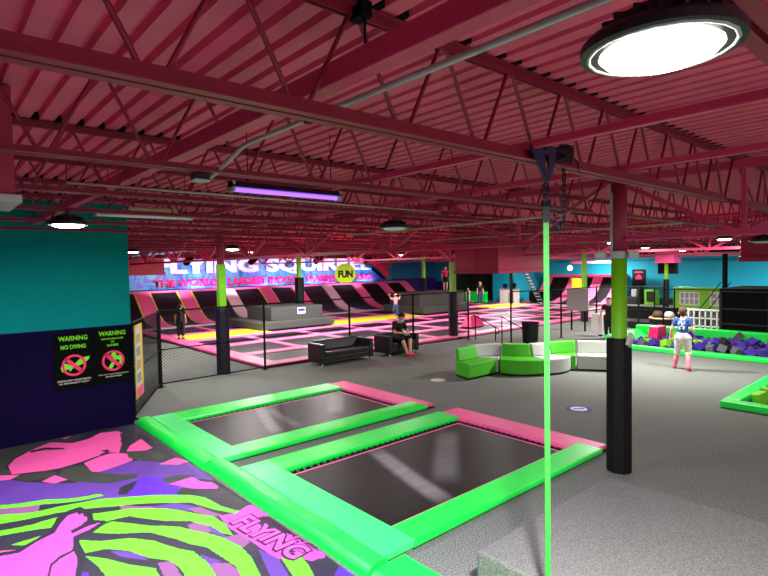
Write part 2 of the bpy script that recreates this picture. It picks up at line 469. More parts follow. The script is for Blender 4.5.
b = MB(); b.tube([(9.0,8.6,3.40),(9.0,3.2,3.40)], 0.016, 6); tag(b.build('conduit', 'pale_pipe', smooth=True), 'pale conduit behind the nearest truss girder, right of the hoist chain', 'pipe')

# hanging light bars
def bar(nm, label, x0, x1, y, z, glow, body):
    t = thing(nm, label, 'light bar', ((x0+x1)/2, y, z+0.06))
    b = MB(); b.extr([(-0.06,0.03),(0.06,0.03),(0.035,0.075),(-0.035,0.075)], lambda p, x: (x, y+p[0], z+p[1]), x0, x1); b.build('housing', body, t)
    b = MB(); b.tube([(x0+0.02,y,z+0.015),(x1-0.02,y,z+0.015)], 0.018, 8); b.build('tube', glow, t, smooth=True)
    for x in (x0+0.15, x1-0.08):
        b = MB(); b.tube([(x,y,z+0.07),(x,y,3.99)], 0.004, 5); b.build('hanger', 'black_metal', t)
    for x in (x0, x1-0.02):
        b = MB(); b.box(x, x+0.02, y-0.05, y+0.05, z-0.005, z+0.075); b.build('end_cap', 'grey_metal', t)
bar('violet_light_bar', 'violet glowing light bar hung below the joists over the mat', 1.84, 2.88, 3.92, 3.415, 'uv_glow', 'lamp_black')
bar('tube_light', 'unlit white tube light hung in front of the teal wall', 1.50, 2.62, 6.70, 3.44, 'tube_white', 'grey_metal')
b = MB(); b.box(1.95,2.55,7.0,7.3,3.52,3.60); tag(b.build('metal_tray', 'pale_pipe', bevel=0.01), 'pale flat metal tray just above the unlit tube light', 'tray')

# pendant high-bay lamps
LAMPS = []
def high_bay(x, y, z, label, power, r=0.14, lit=True, proto=False, tilt=0):
    t = thing('pendant_lamp', label, 'pendant lamp', (x, y, z), 'round high bay lamps')
    rr = r
    b = MB(); b.lathe([(rr*0.55,0.10),(rr*0.66,0.095),(rr*0.75,0.045),(rr*1.28,0.034),(rr*1.34,0.022),(rr*1.34,0.0),(rr*1.02,-0.004),(rr*1.02,0.012)], (x,y,z), 40); hs = b.build('housing', 'lamp_black', t, smooth=False)
    b = MB(); b.lathe([(rr*0.99,0.012),(rr*0.99,-0.002),(rr*0.93,-0.016),(rr*0.7,-0.028),(0.01,-0.034)], (x,y,z), 40); b.build('diffuser', 'lamp_glow' if lit else 'tube_white', t, smooth=True)
    f = MB()
    for i in range(16):
        a = 2*PI*i/16; f.beam((x+math.cos(a)*rr*0.5,y+math.sin(a)*rr*0.5,z+0.07),(x+math.cos(a)*rr*0.98,y+math.sin(a)*rr*0.98,z+0.055),0.008,0.045)
    f.build('cooling_fins', 'lamp_black', hs)
    b = MB(); b.tube([(x,y,z+0.098),(x,y,z+0.16),(x,y,ZD)], [0.03,0.008,0.006], 6); b.build('hanger', 'steel_paint', t)
    b = MB(); ring = [(x+math.cos(a*PI/10)*rr*1.2, y+math.sin(a*PI/10)*rr*1.2, z-0.001) for a in range(21)]
    b.tube(ring, 0.006, 5); b.build('rim', 'grey_metal', hs, smooth=True)
    if lit:
        l = bpy.data.lights.new('pendant_light', 'AREA'); l.shape = 'DISK'; l.size = rr*1.9; l.energy = power; l.color = (1.0, 0.965, 0.94)
        o = bpy.data.objects.new('pendant_light', l); COL.objects.link(o); o.location = (x, y, z-0.04)
high_bay(1.47, 0.58, 3.35, 'large bright round lamp hanging nearest the camera at the top right', 320, r=0.145)
high_bay(1.17, 6.35, 3.30, 'bright round lamp hanging in front of the teal wall', 85, r=0.15)
high_bay(5.50, 11.70, 3.28, 'bright round lamp hanging beside the top of the lime column behind the fence', 48)
high_bay(9.9, 19.4, 3.50, 'small round lamp before the sign, just left of the yellow column', 210)
high_bay(13.05, 19.1, 3.50, 'small round lamp before the sign, just right of the yellow column', 210)
high_bay(14.0, 6.68, 3.34, 'round lamp behind the top of the near column', 135, r=0.16)
high_bay(14.45, 4.22, 3.32, 'round lamp hanging over the long foam pit', 60)
high_bay(4.62, 16.3, 3.36, 'small round lamp hanging by the red duct left of the sign', 70)
high_bay(4.62, 5.08, 3.30, 'unlit dark bell lamp hanging in the middle of the ceiling', 0, r=0.15, lit=False)
high_bay(10.1, 2.40, 3.10, 'unlit pale round lamp hanging at the right edge of the picture', 0, r=0.15, lit=False)
high_bay(17.0, 18.2, 3.36, 'small round lamp hanging over the middle of the trampoline court', 150)  # this and the pendants below are added to light the far hall
high_bay(21.5, 16.5, 3.36, 'small round lamp hanging over the far right of the trampoline court', 190)
high_bay(21.0, 8.8, 3.36, 'small round lamp hanging over the dark drum beyond the foam pit', 170)
high_bay(28.5, 20.5, 3.36, 'small round lamp hanging over the far end of the court', 190)
high_bay(29.5, 10.5, 3.36, 'small round lamp hanging before the cyan wall', 190)
high_bay(33.5, 6.0, 3.36, 'round lamp hanging at the far right before the cyan wall', 190)
high_bay(34.5, 17.5, 3.36, 'small round lamp hanging by the slopes on the cyan wall', 190)

# ------------------------------------------------------------------ ducts
def duct(nm, label, x0, x1, y0, y1, z0, z1, m='red_duct', lip=True):
    t = thing(nm, label, 'duct', ((x0+x1)/2, (y0+y1)/2, z0))
    b = MB(); b.box(x0, x1, y0, y1, z0+0.12, z1); b.build('body', m, t, bevel=0.01)
    b = MB(); b.box(x0-0.03, x1+0.03, y0-0.03, y1+0.03, z0, z0+0.12); b.build('flange', m, t, bevel=0.01)
    b = MB(); b.box(x0-0.012, x1+0.012, (y0+y1)/2-0.015, (y0+y1)/2+0.015, z0+0.12, z1-0.05); b.build('seam', m, t)
duct('air_duct', 'big dark red duct hanging behind the truss girder in the middle of the hall', 14.0, 16.9, 10.46, 12.3, 2.52, 3.92)
duct('air_duct', 'red duct hanging at the left end of the big sign', 5.9, 8.4, 25.0, 26.4, 2.62, 3.35)
duct('air_duct', 'dark pink duct hanging over the foam pit at the right edge', 14.0, 15.6, 2.2, 3.77, 2.77, 3.30)
duct('air_duct', 'pink box duct hanging around the far column by the cyan wall', 31.9, 32.9, 11.8, 12.8, 2.74, 3.50, 'pink_pad')
t = thing('wall_bracket_box', 'mauve painted duct drop at the left edge of the ceiling', 'duct', (0.1, 4.4, 3.25))
b = MB(); b.box(-0.5, 0.47, 4.1, 4.7, 3.30, 3.99); b.build('body', 'red_duct', t, bevel=0.01)
b = MB(); b.box(-0.53, 0.50, 4.07, 4.73, 3.255, 3.30); b.build('flange', 'grey_metal', t)
t.name = 'duct_drop'

# ------------------------------------------------------------------ columns
def column(x, y, label, wr=0.17, sh=0.095, wm='wrap_vinyl', ztop=3.84, zsplit=2.95, shape=8, base=False, lower='lime_paint', wz=1.8):
    t = thing('column', label, 'column', (x, y, 0), 'steel columns')
    if shape == 8:
        b = MB(); b.tube([(x,y,0.02),(x,y,zsplit)], sh, 20); b.build('shaft', lower, t, smooth=True)
    else:
        b = MB(); b.box(x-sh, x+sh, y-sh, y+sh, 0.02, zsplit); b.build('shaft', lower, t, bevel=0.01)
    b = MB(); b.tube([(x,y,zsplit),(x,y,ztop)], sh*1.02, 20); b.build('upper_shaft', 'column_pink', t, smooth=True)
    b = MB(); b.box(x-0.13, x+0.13, y-0.13, y+0.13, ztop, ztop+0.015); b.build('cap_plate', 'column_pink', t)
    b = MB(); b.tube([(x,y,0.0),(x,y,wz)], wr, 8); b.build('wrap_pad', wm, t, bevel=0.015)
    if base:
        b = MB(); b.lathe([(0.34,0.0),(0.36,0.03),(0.30,0.07),(0.18,0.09)], (x,y,0), 20); b.build('base_ring', 'black_vinyl', t)
    return t
near = column(6.99, 3.265, 'lime and pink column wrapped in black padding at the corner of the near trampoline', wr=0.168, sh=0.098)
b = MB(); b.obox((6.93,3.10,1.77),(0.11,0.05,0.14), Matrix.Rotation(0.5,3,'Y')); b.obox((6.955,3.085,1.84),(0.06,0.05,0.10), Matrix.Rotation(-0.6,3,'X')); b.build('torn_foam', 'white_soft', [c for c in near.children if c.name.startswith('wrap_pad')][0], bevel=0.015)
b = MB(); b.box(6.875,6.892,3.30,3.335,2.86,3.72); b.build('cable_cover', 'grey_metal', near, bevel=0.004)
column(6.05, 13.62, 'lime column with a dark navy wrap just behind the fence, left of the sofa', wr=0.19, wm='wrap_navy', shape=4)
column(15.5, 13.75, 'lime column with navy wrap on a round black base right of the seated man', wr=0.19, wm='wrap_navy', shape=4, base=True)
column(14.5, 23.25, 'yellow column with a black wrap rising from the grey box on the court', wr=0.24, sh=0.09, shape=4, wz=2.35, zsplit=3.4)
column(24.0, 23.75, 'lime column with black wrap behind the grey tiers right of the sign', wr=0.19, shape=4, zsplit=3.5, wz=2.05)
column(24.0, 12.9, 'lime column partly hidden by the grey board on the fence', wr=0.19, wm='wrap_navy', shape=4, zsplit=3.5, wz=1.4)
column(32.5, 12.42, 'lime column with black wrap before the cyan wall, through the pink box', wr=0.16, sh=0.08, shape=4, zsplit=3.5)

# white speaker cluster strapped to the near column
t = thing('speaker_cluster', 'small grey speakers strapped around the near column just under its pink top', 'speaker', (6.99, 3.265, 2.9))
b = MB(); b.tube([(6.99,3.265,2.86),(6.99,3.265,2.95)], 0.116, 14); b.build('band', 'panel_grey', t)
for i, (dx, dy) in enumerate(((-0.10,0.20),(-0.13,-0.05),(-0.02,-0.19))):
    b = MB(); b.obox((6.99+dx,3.265+dy,2.905),(0.13,0.14,0.10), Matrix.Rotation(0.4+i*0.9,3,'Z')); s = b.build('speaker_box', 'white_soft', t, bevel=0.02)

t = thing('hanger_rod', 'thin dark rod clamped to the nearest joist above the overhead beam', 'rod', (1.55,1.9,3.95))
b = MB(); b.tube([(1.55,1.88,3.93),(1.55,1.88,3.72)], 0.006, 6); b.build('rod', 'black_metal', t)
b = MB(); b.box(1.52,1.58,1.86,1.96,3.925,3.998); b.build('clamp', 'black_metal', t, bevel=0.005)
b = MB(); b.tube([(1.55+0.02*math.cos(q*PI/6),1.88,3.70+0.02*math.sin(q*PI/6)) for q in range(13)], 0.004, 5); b.build('eye_ring', 'black_metal', t)

# ------------------------------------------------------------------ hoist and strap on the near joist
hy = 1.95; hx = 3.12
t = thing('strap_hoist', 'hoist trolley with dark blue plate and chain clamped above the green strap', 'hoist', (hx, hy, 3.5))
b = MB(); pl = [(2.93,3.53),(3.27,3.53),(3.19,3.32),(3.155,3.28),(3.115,3.28),(3.08,3.32)]
hole = None
for s in (-1,):
    ys = hy + s*0.066
    # plate as a ring of quads round the slot
    o = [(2.95,3.535),(3.10,3.55),(3.27,3.56),(3.20,3.40),(3.155,3.325),(3.115,3.325),(3.05,3.40)]
    sl = [(3.11,3.49),(3.13,3.497),(3.152,3.49),(3.152,3.42),(3.14,3.405),(3.125,3.405),(3.11,3.42)]
    vs = [(x-0.10, ys-0.006, z) for x, z in o] + [(x-0.10, ys-0.006, z) for x, z in sl] + [(x-0.10, ys+0.006, z) for x, z in o] + [(x-0.10, ys+0.006, z) for x, z in sl]
    fs = []
    for i in range(7):
        j = (i+1) % 7
        fs += [(i, j, 7+j, 7+i), (14+j, 14+i, 21+i, 21+j), (i, 14+i, 14+j, j), (7+i, 7+j, 21+j, 21+i)]
    b.add(vs, fs)
b.build('side_plate', 'navy_steel', t)
b = MB()
b.tube([(3.20,hy-0.11,3.50),(3.20,hy+0.11,3.50)], 0.012, 8); b.tube([(3.0,hy-0.09,3.535),(3.0,hy+0.09,3.535)], 0.012, 8)
b.lathe([(0.05,-0.05),(0.065,-0.03),(0.065,0.05),(0.03,0.07)], (3.36,hy,3.545), 14)
b.box(3.14,3.34,hy-0.075,hy-0.055,3.47,3.56); b.box(3.14,3.34,hy+0.055,hy+0.075,3.47,3.56)
b.tube([(3.06,hy-0.08,3.56),(3.02,hy-0.07,3.585),(3.10,hy-0.07,3.60),(3.22,hy-0.06,3.60)], 0.02, 8)
b.build('trolley', 'chain_steel', t, bevel=0.004)
def link(b, c, vert, L=0.042, W=0.026, r=0.0045):
    pts = []
    for i in range(17):
        a = 2*PI*i/16; u = math.cos(a)*W/2; v = math.sin(a)*L/2 + (0.006 if math.sin(a) > 0 else -0.006)
        pts.append((c[0] + (u if vert else 0), c[1] + (0 if vert else u), c[2] + v))
    b.tube(pts, r, 6, cap=False)
b = MB()
z = 3.50; i = 0
while z > 3.07:
    link(b, (3.355, hy, z), i % 2 == 0); z -= 0.036; i += 1
for q in range(5): link(b, (3.345-0.022*q, hy+0.01, 3.065-0.008*q*(4-q)/2), q % 2 == 0, 0.03, 0.024)
z = 3.10
for q in range(4): link(b, (3.25-0.0*q, hy+0.01, 3.07+0.036*q), q % 2 == 1)
b.build('hand_chain', 'chain_steel', t, smooth=True)
b = MB(); z = 3.27
for q in range(3): link(b, (3.135, hy, 3.31-q*0.042), q % 2 == 0, 0.056, 0.042, 0.007)
b.build('shackle', 'chain_steel', t, smooth=True)
b = MB(); b.tube([(3.43,hy-0.03,3.53),(3.45,hy-0.05,3.50),(3.455,hy-0.05,3.45),(3.47,hy-0.05,3.435)], 0.006, 6); b.build('hook', 'chain_steel', t)

t = thing('lifting_strap', 'bright green webbing strap hanging from the hoist before the carpet block', 'strap', (3.13, hy, 0.0))
R45 = Matrix.Rotation(math.radians(-41), 3, 'Z')
def webbing(z0, z1, w, th, m, nm):
    b = MB(); k = 10
    for i in range(k):
        a = z0 + (z1-z0)*i/k; c = z0 + (z1-z0)*(i+1)/k
        b.obox((3.13, hy, (a+c)/2), (w, th, abs(c-a)), R45)
    return b.build(nm, m, t)
webbing(0.004, 3.085, 0.037, 0.004, 'strap_green', 'webbing')
slv = webbing(3.075, 3.225, 0.046, 0.02, 'black_vinyl', 'sleeve')
b = MB(); b.obox((3.13,hy,3.20),(0.06,0.03,0.04), R45); b.build('buckle', 'black_metal', slv, bevel=0.006)

# ------------------------------------------------------------------ carpeted block in the foreground
b = MB(); b.box(3.36, 5.62, 0.6, 2.76, 0.0, 0.45)
tag(b.build('carpet_block', 'carpet_block', bevel=0.02), 'low grey carpeted block in the bottom right foreground behind the green strap', 'carpet block')

# ------------------------------------------------------------------ two floor trampolines
def floor_tramp(label, ix0, ix1, iy0, iy1, ox1, oy0, oy1, edgex, bed):
    t = thing('floor_trampoline', label, 'trampoline', ((ix0+ix1)/2, (iy0+iy1)/2, 0), 'floor trampolines')
    H = 0.085
    b = MB(); b.box(ix0-0.03, ix1+0.03, iy0-0.03, iy1+0.03, 0.004, 0.016); b.build('spring_cover', 'black_vinyl', t)
    b = MB(); g = 24; vs = []; fs = []
    mx0, mx1, my0, my1 = ix0+0.02, ix1-0.13, iy0+0.02, iy1-0.13
    for j in range(g+1):
        for i in range(g+1):
            u = i/g; v = j/g
            vs.append((mx0+(mx1-mx0)*u, my0+(my1-my0)*v, 0.046 - 0.022*math.sin(PI*u)*math.sin(PI*v)))
    for j in range(g):
        for i in range(g): fs.append((j*(g+1)+i, j*(g+1)+i+1, (j+1)*(g+1)+i+1, (j+1)*(g+1)+i))
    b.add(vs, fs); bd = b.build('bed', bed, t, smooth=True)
    b = MB()
    for (x0,x1,y0,y1) in ((mx0,mx1,my1-0.05,my1-0.015),(mx1-0.05,mx1-0.015,my0,my1),(mx0,mx1,my0+0.01,my0+0.03)):
        b.box(x0,x1,y0,y1,0.0465,0.0485)
    b.build('border_line', 'court_pink', bd)
    # springs in the open gap along the back and right edges
    b = MB()
    x = ix0+0.15
    while x < ix1-0.15: b.tube([(x,my1-0.005,0.044),(x,iy1+0.01,0.03)], 0.011, 5); x += 0.11
    y = iy0+0.15
    while y < iy1-0.15: b.tube([(mx1-0.005,y,0.044),(ix1+0.01,y,0.03)], 0.011, 5); y += 0.11
    s = b.build('springs', 'lamp_black', t); s['kind'] = 'stuff'
    b = MB(); b.box(ix0-0.05, ix1+0.08, iy1, oy1, 0.012, H); b.build('back_pad', 'neon_pad', t, bevel=0.025)
    b = MB(); b.box(ix0-0.05, ix1+0.30, oy0, iy0, 0.012, H+0.004); b.build('front_pad', 'neon_pad', t, bevel=0.025)
    b = MB(); b.box(ix1+0.02, ox1, oy0+0.06, oy1-0.04, 0.010, H-0.008); b.build('end_pad', 'pink_pad', t, bevel=0.025)
    b = MB(); b.box(edgex, ix0, oy0+0.01, oy1-0.03, 0.012, H+0.010); b.build('side_pad', 'neon_pad_lamplit', t, bevel=0.022)
    b = MB(); b.box(ix0-0.04, ox1-0.03, oy0+0.02, oy1-0.03, 0.0, 0.012); b.build('frame_skirt', 'black_vinyl', t)
    return t
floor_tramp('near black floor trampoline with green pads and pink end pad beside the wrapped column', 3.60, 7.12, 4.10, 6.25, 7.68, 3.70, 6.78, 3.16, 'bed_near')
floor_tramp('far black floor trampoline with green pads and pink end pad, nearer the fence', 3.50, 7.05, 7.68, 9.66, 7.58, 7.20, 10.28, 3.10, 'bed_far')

# rounded green edge pads between the trampolines and the printed mat
def edge_pad(label, y0, y1, x0, x1, z1=0.11):
    b = MB(); prof = [(x1,0.0),(x1,z1-0.012),(x1-0.03,z1)]
    for i in range(7):
        a = PI/2*i/6
        prof.append((x0+0.14-0.14*math.sin(a)*1.0, 0.005+(z1-0.005)*math.cos(a)))
    prof.append((x0,0.0))
    k = 14
    for i in range(k):
        a = y0+(y1-y0)*i/k; c = y0+(y1-y0)*(i+1)/k
        b.extr(prof, lambda p, y: (p[0]+0.012*math.sin(y*3.1), y, p[1]*(1+0.05*math.sin(y*7.3))), a, c)
    return tag(b.build('edge_pad', 'neon_pad', bevel=0.0), label, 'edge pad', 'green edge pads')
edge_pad('rounded green edge pad between the printed mat and the far trampoline', 7.22, 10.27, 2.84, 3.085)
edge_pad('rounded green edge pad between the printed mat and the near trampoline', 3.62, 7.18, 2.89, 3.145, 0.12)
edge_pad('rounded green edge pad at the bottom edge, nearest the camera beside the printed mat', 0.4, 3.58, 2.89, 3.34, 0.10)

# ------------------------------------------------------------------ printed airbag mat
MATPOLY = [
  ('purple', [(-0.228,9.121),(0.775,8.565),(0.939,8.273),(1.253,7.975),(1.399,7.836),(1.616,8.143),(1.757,8.108),(2.039,8.202),(2.289,8.126),(2.477,7.835),(2.758,7.621),(2.825,7.238),(2.815,6.713),(2.679,6.489),(2.529,6.505),(2.212,6.486),(1.789,6.809),(1.519,7.065),(1.14,7.31),(0.858,7.466),(-0.215,8.126)]),
  ('violet', [(1.904,7.312),(2.141,7.402),(2.321,7.278),(2.378,6.775),(2.242,6.536),(2.067,6.584),(1.797,6.84),(1.775,7.098)]),
  ('grey', [(-0.263,11.854),(1.065,10.354),(1.333,10.302),(1.645,10.287),(2.073,10.171),(1.775,9.802),(1.453,9.978),(1.159,9.806),(0.903,9.572),(0.777,9.148),(0.833,8.697),(1.064,8.621),(1.186,8.654),(1.307,8.438),(1.186,8.266),(0.944,8.313),(0.784,8.649),(-0.233,9.525)]),
  ('pink', [(0.823,9.261),(0.936,9.54),(1.151,9.751),(1.453,9.978),(1.717,9.722),(1.994,9.801),(2.186,9.984),(2.445,9.885),(2.47,9.557),(2.333,9.33),(2.314,8.815),(2.18,8.635),(2.08,8.793),(1.91,8.777),(1.629,8.704),(1.365,8.636),(1.186,8.654),(0.817,8.76)]),
  ('grey', [(1.28,8.271),(1.378,8.572),(1.602,8.567),(1.702,8.314),(1.727,8.086),(1.932,7.792),(2.126,7.656),(2.052,7.487),(1.739,7.513),(1.406,7.873)]),
  ('pink', [(1.663,8.617),(1.899,8.729),(2.068,8.744),(2.248,8.57),(2.214,8.198),(2.028,8.159),(1.757,8.108),(1.674,8.187)]),
  ('pink', [(1.082,8.182),(1.256,8.341),(1.359,8.055),(1.204,8.021)]),
  ('pink', [(-0.231,9.387),(0.899,8.681),(0.775,8.565),(-0.227,9.079)]),
  ('pink', [(-0.252,10.982),(0.896,10.123),(-0.25,10.799)]),
  ('pink', [(1.624,10.162),(1.807,10.203),(1.687,10.028)]),
  ('pink', [(2.491,9.462),(2.606,9.205),(2.617,8.585),(2.492,8.517),(2.262,8.677),(2.295,8.962)]),
  ('grey', [(2.249,8.629),(2.537,8.473),(2.631,8.082),(2.526,7.898),(2.309,8.052),(2.197,8.384)]),
  ('grey', [(2.319,7.233),(2.504,7.197),(2.674,7.035),(2.578,6.893),(2.375,6.908),(2.269,7.008)]),
  ('pink', [(2.44,7.764),(2.695,7.847),(2.811,7.57),(2.626,7.533)]),
  ('dark', [(2.423,9.677),(2.679,9.735),(2.618,9.193),(2.38,8.945),(2.238,8.64),(2.146,8.668),(2.328,9.196)]),
  ('dark', [(1.151,9.751),(1.349,9.749),(1.583,9.522),(1.557,9.452),(1.333,9.638),(1.152,9.657)]),
  ('dark', [(1.967,9.025),(2.071,8.987),(2.057,8.815),(1.91,8.718),(1.921,8.825),(2.012,8.858)]),
  ('dark', [(2.65,6.871),(2.815,6.713),(2.867,6.226),(2.844,5.775),(2.734,5.659),(2.557,5.756),(2.485,6.151),(2.357,6.387),(2.243,6.574),(2.373,6.695),(2.535,6.583)]),
  ('magenta', [(2.296,6.939),(2.523,6.992),(2.617,6.995),(2.643,6.786),(2.755,6.635),(2.758,6.457),(2.7,6.385),(2.448,6.624)]),
  ('dark', [(1.791,7.248),(2.04,7.36),(1.923,7.122),(1.786,6.967),(1.713,7.036)]),
  ('mauve', [(-0.213,7.991),(0.809,7.475),(0.951,7.414),(0.907,7.241),(0.641,7.255),(-0.211,7.798)]),
  ('mauve', [(1.635,6.732),(1.811,6.495),(2.036,6.318),(1.881,6.359),(1.633,6.558)]),
  ('purple', [(1.898,6.413),(2.152,6.317),(2.318,5.981),(2.204,5.985),(1.975,6.304)]),
  ('mauve', [(2.206,6.052),(2.329,6.006),(2.442,5.66),(2.355,5.676),(2.236,5.921)]),
  ('mauve', [(2.061,5.699),(2.152,5.706),(2.231,5.57),(2.215,5.375),(2.118,5.35),(2.05,5.529)]),
  ('purple', [(2.231,5.57),(2.276,5.288),(2.268,5.126),(2.189,5.341)]),
  ('mauve', [(2.222,5.168),(2.406,5.137),(2.398,4.895),(2.292,4.836)]),
  ('purple', [(0.991,6.433),(0.776,6.492),(0.666,6.512),(0.908,6.482)]),
  ('purple', [(1.289,5.67),(1.503,5.445),(1.521,5.258),(1.336,5.502)]),
  ('mauve', [(1.574,5.138),(1.685,5.082),(1.633,3.886),(1.437,4.066)]),
  ('mauve', [(1.911,4.849),(2.065,4.683),(2.099,4.384),(1.909,3.632),(1.765,3.764)]),
  ('purple', [(1.932,5.021),(2.037,4.755),(1.918,4.796)]),
  ('purple', [(2.384,4.7),(2.458,4.459),(2.206,3.359),(2.058,3.496)]),
  ('violet', [(0.971,5.473),(1.044,5.427),(0.908,4.551),(0.791,4.659)]),
  ('lime', [(-0.215,8.16),(0.776,7.616),(1.02,7.536),(1.305,7.344),(1.555,7.225),(1.577,7.126),(1.331,7.204),(1.0,7.404),(0.761,7.484),(-0.214,8.024)]),
  ('lime', [(-0.211,7.798),(0.829,7.245),(1.124,7.215),(1.519,7.065),(1.806,6.87),(2.086,6.643),(2.368,6.416),(2.47,6.204),(2.522,5.895),(2.594,5.652),(2.681,5.502),(2.611,5.435),(2.499,5.707),(2.372,5.966),(2.283,6.193),(2.064,6.4),(1.74,6.633),(1.42,6.864),(1.088,7.002),(0.76,7.077),(-0.205,7.381)]),
  ('lime', [(-0.204,7.242),(0.781,6.868),(1.038,6.881),(0.952,6.646),(0.763,6.733),(-0.202,7.109)]),
  ('lime', [(1.364,6.707),(1.709,6.521),(2.018,6.264),(2.227,5.896),(2.357,5.707),(2.375,5.434),(2.334,5.148),(2.267,5.268),(2.236,5.504),(2.12,5.768),(1.908,5.936),(1.657,6.332),(1.41,6.371),(1.306,6.438)]),
  ('lime', [(0.568,6.549),(0.825,6.53),(0.706,6.421)]),
  ('lime', [(1.251,6.189),(1.37,6.285),(1.467,6.318),(1.608,6.155),(1.748,5.931),(1.988,5.706),(2.135,5.392),(2.231,5.188),(2.288,4.892),(2.264,4.591),(2.023,3.527),(1.932,3.611),(2.09,4.568),(2.067,4.822),(2.035,5.076),(1.925,5.257),(1.856,5.483),(1.698,5.771),(1.458,5.968)]),
  ('lime', [(1.108,6.126),(1.264,5.954),(1.505,5.783),(1.683,5.563),(1.815,5.23),(1.896,5.105),(1.932,4.853),(1.806,3.727),(1.639,3.88),(1.704,4.926),(1.671,5.095),(1.546,5.282),(1.436,5.533),(1.262,5.746),(1.1,5.82)]),
  ('lime', [(1.087,5.758),(1.219,5.563),(1.372,5.303),(1.525,5.07),(1.518,3.992),(1.17,4.311),(1.143,5.424)]),
  ('lime', [(2.477,4.417),(2.63,4.323),(2.592,4.125),(2.326,3.25),(2.223,3.344)]),
  ('dark', [(0.869,6.518),(1.042,6.845),(1.167,6.996),(1.294,7.017),(1.368,6.772),(1.331,6.509),(1.424,6.39),(1.249,6.221),(1.113,6.15),(1.059,5.663),(0.786,4.664),(-0.179,5.366),(-0.197,6.76),(0.593,6.394),(0.776,6.492)]),
  ('pink', [(-0.2,6.93),(0.619,6.396),(-0.197,6.713)]),
  ('magenta', [(-0.196,6.621),(0.626,6.312),(0.766,6.419),(0.956,6.495),(1.03,6.665),(1.141,6.851),(1.234,6.865),(1.239,6.791),(1.279,6.788),(1.27,6.695),(1.296,6.672),(1.273,6.563),(1.184,6.46),(1.079,6.408),(1.081,6.32),(1.265,6.384),(1.371,6.377),(1.243,6.284),(1.076,6.24),(1.041,6.055),(1.017,5.974),(0.909,5.948),(0.809,5.849),(0.569,4.863),(0.581,4.852),(0.817,5.795),(0.898,5.885),(1.027,5.938),(1.025,5.791),(1.002,5.67),(0.75,4.696),(-0.179,5.366)]),
  ('magenta', [(2.569,5.574),(2.823,5.684),(2.839,5.422),(2.84,5.286),(2.671,5.315),(2.639,5.096),(2.642,4.721),(2.592,4.407),(2.452,4.393),(2.426,4.537),(2.411,4.751),(2.407,5.024),(2.37,5.348),(2.407,5.66)]),
  ('magenta', [(2.717,4.79),(2.803,4.795),(2.851,4.581),(2.875,4.344),(2.827,4.188),(2.786,4.129),(2.647,4.142),(2.618,4.215),(2.649,4.354),(2.621,4.53)]),
  ('violet', [(2.521,3.672),(2.787,3.921),(2.899,3.885),(2.88,3.683),(2.846,3.528),(2.658,3.433)]),
]
LOGO_A = (2.409,5.406,0); LOGO_B = (2.511,4.290,0)

